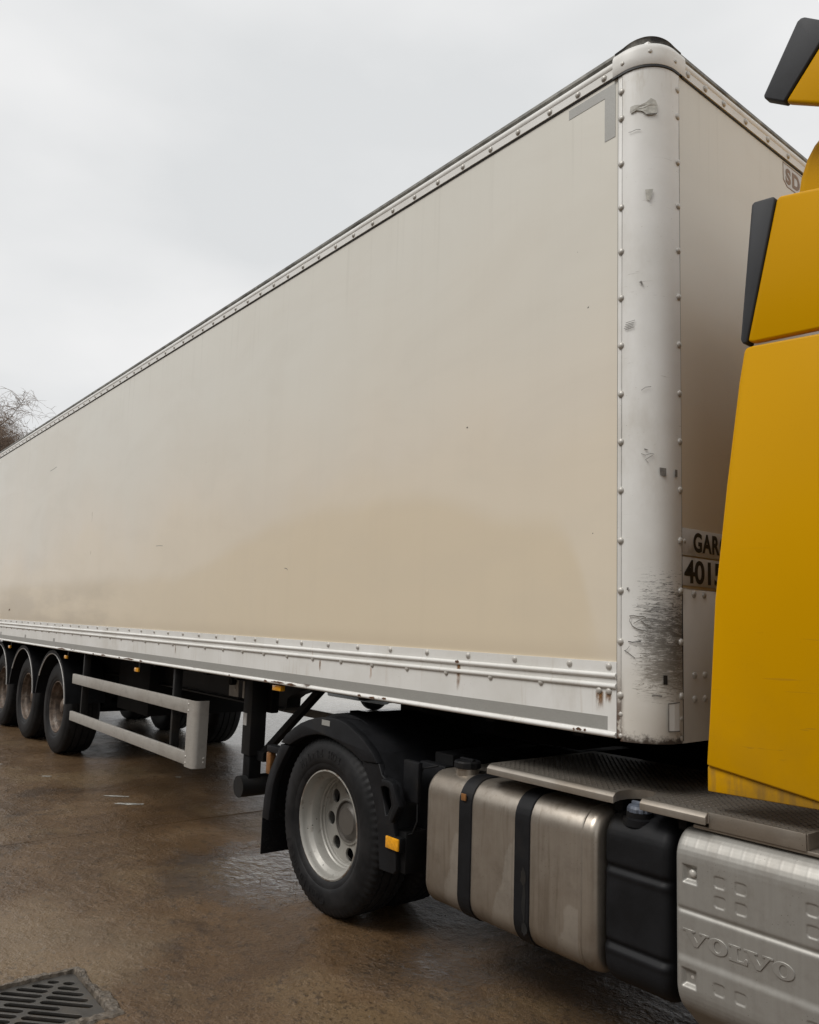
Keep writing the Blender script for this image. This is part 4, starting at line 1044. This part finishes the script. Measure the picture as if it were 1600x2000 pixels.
# ---- fender over the drive wheel
for s in (0, 1):
    f = (lambda y: y) if s == 0 else mir
    def fen(poly, nm='fender_panel', y0=2.556, y1=2.60, bev=0.006, mat='plastic', par=tu):
        a, b = sorted((f(y0), f(y1))); return prism_obj(nm, poly, a, b, mat, par, 'Y', bev, 2)
    p1 = [(-4.58, .394), (-4.572, .50), (-4.552, .604), (-4.515, .69), (-4.459, .774), (-4.393, .872), (-4.289, .872), (-4.362, .780), (-4.42, .70), (-4.463, .612), (-4.485, .50), (-4.498, .391)]
    p2 = [(-4.391, .88), (-4.33, .937), (-4.248, .985), (-4.17, 1.023), (-4.089, 1.05), (-4.01, 1.070), (-3.927, 1.084), (-3.84, 1.090), (-3.755, 1.087), (-3.69, 1.074), (-3.628, 1.05), (-3.57, 1.030), (-3.52, 1.003), (-3.445, .957), (-3.394, .906), (-3.537, .896), (-3.58, .915), (-3.634, .934), (-3.745, .962), (-3.81, .974), (-3.877, .982), (-3.95, .983), (-4.012, .976), (-4.09, .960), (-4.169, .934), (-4.235, .905), (-4.285, .88)]
    fa = fen(p1); fb_ = fen(p2, y0=2.552)
    outer3 = [(-3.392, .900), (-3.365, .85), (-3.34, .838), (-3.299, .838), (-3.246, .828), (-3.215, .78), (-3.194, .728), (-3.215, .685), (-3.248, .648), (-3.253, .608), (-3.236, .56), (-3.230, .521), (-3.222, .416), (-3.24, .395), (-3.353, .391), (-3.362, .45), (-3.369, .528), (-3.385, .60), (-3.406, .68), (-3.43, .74), (-3.463, .795), (-3.50, .85), (-3.533, .890)]
    hole = [(-3.372, .795), (-3.335, .805), (-3.298, .805), (-3.270, .77), (-3.268, .72), (-3.302, .66), (-3.322, .655)]
    me = curve_shape('fender_panel', [outer3, hole], 0.012, 0.004, Matrix.Translation((0, f(2.578), 0)) @ Matrix.Rotation(R(90), 4, 'X'))
    fc = link('fender_panel', me, 'plastic', tu)
    # raised grip bar of the front piece
    grip = [(-3.33, .842), (-3.262, .842), (-3.235, .828), (-3.182, .728), (-3.236, .640), (-3.262, .650), (-3.222, .73), (-3.262, .806), (-3.33, .812)]
    fen(grip, 'grip', 2.535, 2.572, 0.006, 'plastic', fc)
    # roof skin of the mudguard reaching in over the wheels
    skin = [(-4.575, .42), (-4.545, .61), (-4.455, .775), (-4.39, .874), (-4.248, .978), (-4.089, 1.042), (-3.927, 1.078), (-3.755, 1.080), (-3.628, 1.043), (-3.52, .996), (-3.44, .948), (-3.37, .87), (-3.31, .79), (-3.275, .70), (-3.262, .60), (-3.258, .42)]
    skin_in = [(-3.9+(x+3.9)*0.975, 0.49+(z-0.49)*0.975) for x, z in skin]
    fen(skin+skin_in[::-1], 'mudguard', 2.58, 3.28, 0.004)
    # raised second crest further in
    cr2 = [(-3.9+0.625*math.cos(R(t)), 0.475+0.625*math.sin(R(t))) for t in range(20, 121, 5)]
    cr2i = [(-3.9+0.58*math.cos(R(t)), 0.475+0.58*math.sin(R(t))) for t in range(20, 121, 5)]
    fen(cr2+cr2i[::-1], 'mudguard_crest', 2.70, 3.22, 0.006)
    if s == 0:
        box('maker_label', -3.931, -3.849, 2.5495, 2.5515, 1.041, 1.071, 'tape', fb_, 0)
        box('marker_light', -3.297, -3.185, 2.556, 2.60, 0.506, 0.574, 'black', tu, 0.004)
        box('lens', -3.293, -3.189, 2.545, 2.558, 0.511, 0.570, 'amber', bpy.data.objects['marker_light'], 0.006)
        box('marker_mount', -3.255, -3.18, 2.59, 2.72, 0.40, 0.60, 'black', tu, 0.004)
        tube('cable', [(-3.19, 2.60, 0.585), (-3.155, 2.61, 0.60), (-3.135, 2.62, 0.66), (-3.16, 2.64, 0.74), (-3.175, 2.65, 0.84), (-3.15, 2.66, 0.91), (-3.08, 2.70, 0.93)], 0.005, 'black', tu, 6)
        box('bracket', -3.27, -3.15, 2.63, 2.66, 0.74, 0.94, 'plastic', tu, 0.006)
        box('rear_reflector', -4.655, -4.60, 2.605, 2.65, 0.648, 0.785, 'brownlens', tu, 0.008)
        box('light_bracket', -4.64, -4.45, 2.60, 2.66, 0.79, 0.83, 'plastic', tu, 0.004)
    a, b = sorted((f(2.575), f(3.0)))
    fl = box('mud_flap', -4.612, -4.60, a, b, 0.165, 0.42, 'black', tu, 0.002)
    if s == 0:   # anti-spray bristles
        bm = bmesh.new(); rr = random.Random(4)
        for i in range(700):
            yy = rr.uniform(2.58, 2.99); zz = rr.uniform(0.17, 0.41); l = rr.uniform(0.01, 0.03)
            dx = rr.uniform(0.004, 0.02); dz = rr.uniform(-l, l*0.4); dy = rr.uniform(-0.012, 0.012)
            p = Vector((-4.6, yy, zz)); q = p+Vector((dx, dy, dz)); w_ = Vector((0, 0.0012, 0.0004))
            bm.faces.new([bm.verts.new(p-w_), bm.verts.new(p+w_), bm.verts.new(q)])
        o = link('bristles', me_from(bm, 'bristles'), 'plastic', fl); o['kind'] = 'stuff'
# ---- fuel tank
def tank_prof(y0, y1, z0, z1, r0, n=7):
    pts = []
    for cx, cz, a0 in ((y0+r0, z1-r0, 90), (y0+r0, z0+r0, 180)):
        for k in range(n+1):
            t = R(a0+90*k/n); pts.append((cx+r0*math.cos(t), cz+r0*math.sin(t)))
    pts += [(y1, z0), (y1, z1)]
    return pts
tpf = tank_prof(2.57, 3.20, 0.315, 0.935, 0.11)
ft = prism_obj('fuel_tank', tpf, -3.02, -2.005, 'alu', tu, 'X', 0.035, 4, True)
def ring_on(prof, x, r, mat, nm, par, off=0.0):
    cy_, cz_ = 2.85, 0.62
    pts = [(x, y+(off if y > cy_ else -off), z+(off if z > cz_ else -off)) for y, z in prof[:-2]]
    pts = [(x, 3.15, prof[0][1]+off)]+pts+[(x, 3.15, prof[-3][1]-off)]
    return tube(nm, pts, r, mat, par, 6)
ring_on(tpf, -2.072, 0.0055, 'alu', 'weld_seam', ft); ring_on(tpf, -2.985, 0.003, 'alu', 'weld_seam', ft, -0.001)
def strap(x0, x1, off=0.006, th=0.004, nm='tank_strap', mat='plastic', par=None, prof=None):
    prof = prof or tpf
    core = prof[:-2]; c = (2.57+0.11, 0)
    def offp(d):
        out = []
        for i, (y, z) in enumerate(core):
            zc = 0.935-0.11 if i <= 7 else 0.315+0.11
            n_ = Vector((y-2.68, z-zc)); n_.normalize(); out.append((y+n_.x*d, z+n_.y*d))
        return [(3.1, out[0][1])]+out+[(3.1, out[-1][1])]
    a = offp(off); b = offp(-0.004)
    return prism_obj(nm, a+b[::-1], x0, x1, mat, par or tu, 'X', 0.0015, 1)
for x0, x1 in ((-2.775, -2.690), (-2.425, -2.338)):
    st = strap(x0+0.004, x1-0.002); st2 = strap(x0, x1, 0.0035, nm='rubber_liner', par=st)
box('reflector_tag', -2.752, -2.722, 2.556, 2.563, 0.842, 0.872, 'brownlens', bpy.data.objects['tank_strap'], 0.001)
# worn-through paint on the second strap
for i, (zc, rz, rx) in enumerate(((0.60, 0.035, 0.014), (0.50, 0.07, 0.012), (0.40, 0.028, 0.014))):
    decal_xz('worn_patch', blob(-2.37+0.006*i, zc, rx, rz, 12, 0.3, 20+i), 2.5628, 'chassis_grey', bpy.data.objects['tank_strap.001'])
bm = bmesh.new(); lathe(bm, [(0.056, 0.905), (0.056, 0.975), (0.0, 0.976)], 28, 'Z', (-2.855, 2.69, 0)); bmesh.ops.recalc_face_normals(bm, faces=bm.faces)
nk = link('filler_neck', me_from(bm, 'filler_neck', True), 'alu', ft)
bm = bmesh.new(); lathe(bm, [(0.06, 0.958), (0.066, 0.962), (0.066, 0.985), (0.058, 0.992), (0.0, 0.992)], 12, 'Z', (-2.855, 2.69, 0)); bm_box(bm, -2.90, -2.81, 2.68, 2.70, 0.99, 1.003, 0.003)
bmesh.ops.recalc_face_normals(bm, faces=bm.faces); link('filler_cap', me_from(bm, 'filler_cap', True, 20), 'plastic', ft)

# ---- additive tank: black, grooved
def relief_panel(name, x0, x1, prof, hfun, mat, par, nx, edge=0.05, edge_r=0.03, res=0.004):
    """sheet following profile (y,z) with relief h(x, s, z) along its normal and rounded ends"""
    pts = [Vector((0, y, z)) for y, z in prof]; seg = [(b-a).length for a, b in zip(pts, pts[1:])]; tot = sum(seg); ns = int(tot/res)
    samp = []
    for i in range(ns+1):
        d = tot*i/ns; k = 0
        while k < len(seg)-1 and d > seg[k]: d -= seg[k]; k += 1
        p = pts[k].lerp(pts[k+1], min(1, d/seg[k])); samp.append((p, k))
    nrm = []
    for i in range(ns+1):
        t = (samp[min(i+2, ns)][0]-samp[max(i-2, 0)][0]).normalized(); nrm.append(t.cross(Vector((1, 0, 0))))
    bm = bmesh.new(); cols = []
    for j in range(nx+1):
        x = x0+(x1-x0)*j/nx; de = min(x-x0, x1-x)
        inset = 0
        if de < edge_r: inset = edge_r-math.sqrt(max(0, edge_r**2-(edge_r-de)**2))
        col = []
        for i in range(ns+1):
            p, _ = samp[i]; n_ = nrm[i]
            q = p+n_*(hfun(x, p.z, p.y)-inset); col.append(bm.verts.new((x, q.y, q.z)))
        cols.append(col)
    # end walls
    for end in (0, -1):
        src = cols[end]; xe = x0 if end == 0 else x1; w = [bm.verts.new((xe, v.co.y+0.10, v.co.z)) for v in src]
        if end == 0: cols.insert(0, w)
        else: cols.append(w)
    for a, b in zip(cols, cols[1:]):
        for i in range(ns): bm.faces.new((a[i], a[i+1], b[i+1], b[i]))
    bmesh.ops.recalc_face_normals(bm, faces=bm.faces)
    me = me_from(bm, name, True, 60)
    # make sure that normals face outward (towards -Y)
    return link(name, me, mat, par)
def sm(a, b, x):
    t = max(0, min(1, (x-a)/(b-a))); return t*t*(3-2*t)
def arc(cx, cz, r, a0, a1, n=8): return [(cx+r*math.cos(R(a0+(a1-a0)*k/n)), cz+r*math.sin(R(a0+(a1-a0)*k/n))) for k in range(n+1)]
def h_add(x, z, y):
    h = 0
    for zc in (0.735, 0.46):
        h -= 0.012*math.exp(-((z-zc-0.006)/0.012)**2); h += 0.004*math.exp(-((z-zc+0.018)/0.012)**2)
    h += 0.006*sm(0.70, 0.75, z)
    return h+0.002*noise.noise(Vector((x*9, 0, z*9)))
ap = [(2.95, 0.93), (2.72, 0.93)]+arc(2.70, 0.84, 0.09, 90, 180)+[(2.605, 0.70), (2.60, 0.45)]+arc(2.70, 0.41, 0.10, 180, 265)+[(2.95, 0.305)]
at = relief_panel('additive_tank', -1.995, -1.705, ap, h_add, 'plastic', tu, 60, edge_r=0.035, res=0.006)
box('additive_tank_back', -1.985, -1.715, 2.72, 3.15, 0.34, 0.915, 'black', tu, 0.02)
bm = bmesh.new(); lathe(bm, [(0.062, 0.90), (0.062, 0.925), (0.05, 0.93), (0.05, 0.95), (0, 0.95)], 28, 'Z', (-1.878, 2.675, 0)); bmesh.ops.recalc_face_normals(bm, faces=bm.faces)
link('neck_collar', me_from(bm, 'neck_collar', True), 'plastic', at)
bm = bmesh.new(); rings = lathe(bm, [(0.046, 0.925), (0.048, 0.930), (0.047, 0.962), (0.040, 0.972), (0.0, 0.974)], 36, 'Z', (-1.878, 2.675, 0))
for ring in rings[1:3]:
    for k, v in enumerate(ring):
        if k % 3 == 0: v.co.x += (-1.878-v.co.x)*0.09; v.co.y += (2.675-v.co.y)*0.09
bmesh.ops.recalc_face_normals(bm, faces=bm.faces); bm_box(bm, -1.91, -1.846, 2.666, 2.684, 0.968, 0.986, 0.004)
link('filler_cap', me_from(bm, 'additive_cap', True, 25), 'bluecap', at)

# ---- battery cover
SQ = [(-1.4805, 0.812), (-1.4065, 0.812), (-1.4805, 0.749), (-1.4065, 0.749), (-1.178, 0.812), (-1.178, 0.749), (-1.104, 0.812), (-1.104, 0.749), (-1.481, 0.478), (-1.4075, 0.478), (-1.178, 0.478), (-1.104, 0.478)]
DM = [(-1.590, 0.812), (-1.590, 0.478), (-0.90, 0.812), (-0.90, 0.478)]
def h_bat(x, z, y):
    h = 0
    if y < 2.60:
        for cx_, cz_ in SQ:
            dx, dz = abs(x-cx_)-0.0185, abs(z-cz_)-0.0175; d = max(dx, dz) if min(dx, dz) < -0.004 else (max(dx, dz)+0.002)
            if d < 0.003: h -= 0.0034*sm(0.0025, -0.0015, d)*(-1 if False else 1)
        for cx_, cz_ in DM:
            dx, dz = abs(x-cx_)/0.029, abs(z-cz_)/0.031; d = max(dx, dz)
            if d < 1.1: h -= 0.016*sm(1.05, 0.55, d)
    fx = sm(-1.648, -1.625, x)
    h -= fx*0.006*math.exp(-((z-0.692)/0.0085)**2)
    h += fx*0.007*sm(0.552, 0.522, z)*1.0
    h += fx*0.002*sm(0.70, 0.684, z)
    # fine draw marks on the shoulder
    if z > 0.83: h += 0.0003*math.exp(-(((x*1000) % 42-21)/4.0)**2)*sm(0.83, 0.87, z)
    return h+0.0006*noise.noise(Vector((x*14, 0, z*14)))
bp = [(2.78, 0.957), (2.68, 0.957)]+arc(2.65, 0.857, 0.10, 90, 180, 10)+[(2.55, 0.46)]+arc(2.66, 0.45, 0.11, 180, 228, 6)+[(2.72, 0.245), (2.95, 0.215)]
bc = relief_panel('battery_cover', -1.652, -0.86, bp, h_bat, 'cover', tu, 264, edge_r=0.028, res=0.003)
box('cover_flange', -1.605, -0.88, 2.60, 2.80, 0.9575, 0.970, 'step', tu, 0.003)
box('battery_box', -1.63, -0.88, 2.70, 3.40, 0.32, 0.95, 'black', tu, 0.01)
for cx_, cz_ in DM: rivet(bc, (cx_+0.004, 2.5655, cz_+0.002), ROT_NY, RIV, name='bolt')
# embossed slab-serif lettering
def glyph_V(x, z, w, h):
    s = w/9.0; t = h*0.10
    P = [(-.05, h), (-.05, h-t), (.06, h-t), (.42, 0), (.56, 0), (.92, h-t), (1.03, h-t), (1.03, h), (.66, h), (.66, h-t), (.78, h-t), (.56, .30*h), (.32, h-t), (.45, h-t), (.45, h)]
    return [[(x+w*p, z+q) for p, q in P]]
def glyph_L(x, z, w, h):
    t = h*0.11
    return [[(x, z+h), (x, z+h-t), (x+w*0.14, z+h-t), (x+w*0.14, z+t), (x, z+t), (x, z), (x+w, z), (x+w, z+h*0.36), (x+w*0.90, z+h*0.36), (x+w*0.80, z+t*1.3), (x+w*0.46, z+t), (x+w*0.46, z+h-t), (x+w*0.62, z+h-t), (x+w*0.62, z+h)]]
def glyph_O(x, z, w, h):
    return [[(x+w/2+w/2*math.cos(2*PI*k/32), z+h/2+(h/2*1.04)*math.sin(2*PI*k/32)) for k in range(32)], [(x+w/2+w*0.20*math.cos(2*PI*k/24), z+h/2+h*0.38*math.sin(2*PI*k/24)) for k in range(24)]]
def emboss(outs):
    me = curve_shape('embossed_letter', outs, 0.0026, 0.0012, Matrix.Translation((0, 2.5485, 0)) @ Matrix.Rotation(R(90), 4, 'X'))
    return link('embossed_letter', me, 'cover', bc)
LZ, LH = 0.585, 0.048
emboss(glyph_V(-1.610, LZ, 0.088, LH)); emboss(glyph_O(-1.521, LZ, 0.068, LH)); emboss(glyph_L(-1.447, LZ, 0.062, LH))
emboss(glyph_V(-1.392, LZ, 0.088, LH)); emboss(glyph_O(-1.303, LZ, 0.068, LH))

# ---- catwalk plates over the tanks
notch = [(-1.925, 2.59), (-1.936, 2.63), (-1.934, 2.68), (-1.915, 2.715), (-1.885, 2.735), (-1.855, 2.735), (-1.828, 2.715), (-1.812, 2.68), (-1.806, 2.63), (-1.806, 2.59)]
plate = [(-2.606, 2.59), (-2.625, 2.62), (-2.632, 3.36), (-1.213, 3.36), (-1.213, 2.601), (-1.535, 2.601), (-1.545, 2.59)]+notch[::-1]
cw = prism_obj('catwalk_plate', plate[::-1], 0.985, 1.020, 'step', tu, 'Z', 0.0)
nos = [(2.592, 1.0205), (2.588, 1.0205), (2.572, 1.006), (2.572, 0.981), (2.576, 0.981), (2.592, 0.990)]
for x0, x1 in ((-2.606, -1.924), (-1.807, -1.543)):
    prism_obj('nosing', nos, x0, x1, 'step', cw, 'X', 0.0015, 1)
box('nosing', -1.543, -1.213, 2.594, 2.602, 0.968, 1.0215, 'step', cw, 0.0015)
box('end_plate', -1.2165, -1.2095, 2.602, 3.30, 0.97, 1.0205, 'step', cw, 0.001)
# tread: rows of small raised studs pressed into the plates
bm = bmesh.new(); r_ = 0
yy = 2.615
while yy < 3.30:
    xx = -2.59+(0.014 if r_ % 2 else 0)
    while xx < -1.23:
        if not (-1.95 < xx < -1.79 and yy < 2.75):
            l, w_ = (0.0095, 0.0028) if r_ % 2 else (0.0095, 0.0028)
            an = R(35 if r_ % 2 else -35); ca, sa = math.cos(an), math.sin(an)
            b4 = [bm.verts.new((xx+dx*ca-dy*sa, yy+dx*sa+dy*ca, 1.0202)) for dx, dy in ((-l, 0), (0, -w_), (l, 0), (0, w_))]
            t_ = bm.verts.new((xx, yy, 1.0226))
            for k in range(4): bm.faces.new((b4[k], b4[(k+1) % 4], t_))
        xx += 0.028
    yy += 0.0155; r_ += 1
td = link('tread_studs', me_from(bm, 'tread_studs'), 'tread', cw); td['kind'] = 'stuff'
box('catwalk_bracket', -2.0, -1.96, 2.68, 3.3, 0.93, 0.984, 'black', cw, 0.003); box('catwalk_bracket', -1.69, -1.655, 2.64, 3.3, 0.93, 0.984, 'black', cw, 0.003)
# suzie lines behind the cab
for k in range(3):
    pts = [(-1.02-0.0*t, 3.5+0.15*k+0.02*math.sin(t*9+k), 1.9-0.75*t) for t in [i/20 for i in range(21)]]
    pts = [(-1.05-0.55*(i/20), 3.5+0.15*k+0.03*math.sin(i*2.4), 1.9-0.55*math.sin(PI*i/20)-0.25*(i/20)) for i in range(21)]
    tube('air_line', pts, 0.012, 'black', tu, 8)

# ================================================================== parked car beyond
car = thing('parked_car', 'dark silver parked car half hidden beyond the trailer, seen past the landing leg', 'car', (-13.0, 11.3, 0))
cx0, cx1 = -13.95, -12.2
side = [(9.25, 0.30), (9.2, 0.55), (9.25, 0.85), (9.35, 0.98), (10.05, 1.05), (10.75, 1.42), (12.0, 1.45), (12.9, 1.02), (13.5, 0.90), (13.6, 0.6), (13.5, 0.28)]
side += [(12.95+0.36*math.cos(R(t)), 0.32+0.36*math.sin(R(t))) for t in range(0, 181, 20)]+[(10.15+0.36*math.cos(R(t)), 0.32+0.36*math.sin(R(t))) for t in range(0, 181, 20)]
prism_obj('body', side, cx0, cx1, 'carpaint', car, 'X', 0.06, 3, True)
for s, xx in ((0, cx0-0.004), (1, cx1-0.006)):
    prism_obj('window', [(10.2, 1.06), (10.78, 1.36), (11.95, 1.38), (12.6, 1.06)], xx, xx+0.01, 'glass', car, 'X')
box('rear_window', cx0+0.2, cx1-0.2, 10.2, 10.22, 1.12, 1.36, 'glass', car, 0)
for xx in (cx0+0.12, cx1-0.4): box('tail_light', xx, xx+0.28, 9.17, 9.3, 0.72, 0.86, 'redlens', car, 0.02)
box('bumper', cx0+0.03, cx1-0.03, 9.13, 9.3, 0.28, 0.52, 'carpaint', car, 0.04)
box('number_plate', cx0+0.62, cx1-0.62, 9.115, 9.13, 0.38, 0.48, 'plate', car, 0.003)
cw_me = tyre_mesh(0.32, 0.2, 0.2, seg=48); cw_me.materials.append(M['tyre'])
cr_me = rim_mesh(0.205, 0.05, 8, 0.02, 0.11, 32, 0.18); cr_me.materials.append(M['rim'])
for xx, yy in ((cx0+0.02, 10.15), (cx0+0.02, 12.95), (cx1-0.02, 10.15), (cx1-0.02, 12.95)):
    w = bpy.data.objects.new('wheel', None); C.objects.link(w); w.parent = car; w.matrix_parent_inverse = Matrix.Translation(-ROOTLOC[car.name])
    w.location = (xx, yy, 0.32); w.rotation_euler = (0, 0, -PI/2 if xx < -13 else PI/2)
    for nm, me in (('tyre', cw_me), ('rim', cr_me)): c = bpy.data.objects.new(nm, me); C.objects.link(c); c.parent = w

# ================================================================== bare tree far left
TD = 44.0
tdir = Vector((-1.1068515, 0.2262, 0)).normalized()
tp_ = tdir*TD
tree = thing('bare_willow', 'bare brown winter tree with drooping twigs showing above the far end of the trailer roof', 'tree', (tp_.x, tp_.y, 0))
rr = random.Random(11)
bt = bmesh.new(); bl = bmesh.new(); btw = bmesh.new(); ntw = [0]
def grow(bm_, p, d, ln, r0, r1, n, droop, wob):
    pts = [p.copy()]; rs = [r0]; q = p.copy(); d = d.copy()
    for i in range(n):
        d += Vector((rr.gauss(0, wob), rr.gauss(0, wob), rr.gauss(0, wob)-droop)); d.normalize()
        q = q+d*(ln/n); pts.append(q.copy()); rs.append(r0+(r1-r0)*(i+1)/n)
    bm_tube(bm_, pts, rs, 7 if r0 > 0.05 else (4 if r0 > 0.02 else 3), False); return pts, d
tpz = Vector((tp_.x, tp_.y, 0))
pts, d = grow(bt, tpz, Vector((0.03, 0, 1)), 6.9, 0.30, 0.20, 8, 0, 0.04)
def twigs(p, d, ln, lvl):
    pts_, d2 = grow(btw, p, d, ln, 0.008 if lvl else 0.012, 0.003, 7, 0.16 if lvl else 0.10, 0.13); ntw[0] += 1
    if lvl < 2:
        for k in range(3 if lvl == 0 else 2):
            q = pts_[rr.randint(2, len(pts_)-1)]
            twigs(q, Vector((rr.gauss(0, 0.7), rr.gauss(0, 0.7), rr.gauss(0.1, 0.4))).normalized(), ln*rr.uniform(0.5, 0.85), lvl+1)
def limb(p, d, ln, r, lvl):
    pts_, d2 = grow(bl, p, d, ln, r, r*0.45, 7, 0.02 if lvl < 2 else 0.06, 0.13)
    if lvl < 3:
        for k in range(4 if lvl < 2 else 3):
            q = pts_[rr.randint(2, 7)]; nd = (d2*0.7+Vector((rr.gauss(0, 0.7), rr.gauss(0, 0.7), rr.gauss(0.25, 0.35)))).normalized()
            limb(q, nd, ln*rr.uniform(0.55, 0.8), r*0.5, lvl+1)
    if lvl >= 1:
        for k in range(8): twigs(pts_[rr.randint(2, 7)], Vector((rr.gauss(0, 0.8), rr.gauss(0, 0.8), rr.gauss(0.3, 0.4))).normalized(), rr.uniform(0.7, 1.4), 0)
top = pts[-1]
for k in range(10):
    a = 2*PI*k/10+rr.uniform(-0.3, 0.3); el = rr.uniform(0.7, 1.6)
    limb(top-Vector((0, 0, rr.uniform(0, 1.4))), Vector((math.cos(a), math.sin(a), el)).normalized(), rr.uniform(2.3, 3.3), 0.12, 0)
link('trunk', me_from(bt, 'trunk', True), 'bark', tree); link('branches', me_from(bl, 'branches'), 'bark', tree)
c_ = link('crown', me_from(btw, 'crown'), 'twig', tree); c_['kind'] = 'stuff'
print('twigs', ntw[0], len(c_.data.polygons))
# ---- small nicks and marks on the side sheet
def nick(pts, w, mat='rustspot'):
    up_ = [(a, z+w/2) for a, z in pts]; dn = [(a, z-w/2) for a, z in pts[::-1]]
    decal_xz('panel_mark', up_+dn, 2.6028, mat, bpy.data.objects['side_panel'])
nick([(-10.48, 3.384), (-10.35, 3.39), (-10.21, 3.400)], 0.006, 'chipgrey')
nick([(-8.66, 2.70), (-8.652, 2.66), (-8.648, 2.60)], 0.012); nick([(-8.602, 2.28), (-8.596, 2.25)], 0.014)
nick([(-6.79, 2.236), (-6.72, 2.235), (-6.64, 2.229)], 0.0035, 'chipgrey')
nick([(-4.54, 1.966), (-4.51, 1.962), (-4.50, 1.952)], 0.004, 'chipgrey')
nick([(-2.827, 2.602), (-2.820, 2.603)], 0.006, 'ink'); nick([(-2.086, 2.996), (-2.080, 2.999)], 0.005, 'ink')
nick([(-12.0, 1.638), (-11.96, 1.652), (-11.93, 1.640)], 0.02)

car.location.x += 1.5; car.location.y -= 1.0
# ---- grit and small stones loose on the yard
bm = bmesh.new(); rg = random.Random(21)
for i in range(5200):
    xx = rg.uniform(-8.5, -0.4); yy = rg.uniform(0.4, 3.2)
    if noise.noise(Vector((xx*1.1, yy*1.1, 3))) < -0.12+rg.uniform(-0.25, 0.25): continue
    if DX0-0.02 < xx < DX1+0.02 and DY0-0.02 < yy < DY1+0.02: continue
    r_ = 0.0012+0.0042*rg.random()**4
    c3 = [bm.verts.new((xx+r_*math.cos(2.1*k+i)*rg.uniform(0.7, 1.3), yy+r_*math.sin(2.1*k+i)*rg.uniform(0.7, 1.3), 0)) for k in range(3)]
    t_ = bm.verts.new((xx, yy, r_*0.9))
    for k in range(3): bm.faces.new((c3[k], c3[(k+1) % 3], t_))
o = link('loose_grit', me_from(bm, 'loose_grit'), 'rubble'); o['kind'] = 'stuff'
o['label'] = 'fine loose grit scattered over the wet brown concrete yard'; o['category'] = 'grit'

# ================================================================== unseen building added behind the camera to cut low sky light and be mirrored
wh = thing('added_sky_blocker', 'unseen long brown clad block with doors, added behind the camera to cut low sky light', 'added_sky_blocker', (-14, -19, 0))
M['blocker_cladding'] = m_simple('added blocker brown', (0.20, 0.145, 0.10), 0.7, 0, 0.12, 1.5)
M['blocker_shutter'] = m_simple('added blocker grey', (0.25, 0.25, 0.24), 0.5, 0.2, 0.1, 2)
box('blocker_wall', -42, 14, -25, -13, 0, 7.2, 'blocker_cladding', wh, 0.02); box('roof', -42.4, 14.4, -25.4, -12.6, 7.2, 7.6, 'blocker_shutter', wh, 0.02)
for xx in (-34, -24, -14, -4, 6): box('blocker_door', xx-2.2, xx+2.2, -13.04, -12.98, 0.02, 4.6, 'blocker_shutter', wh, 0)
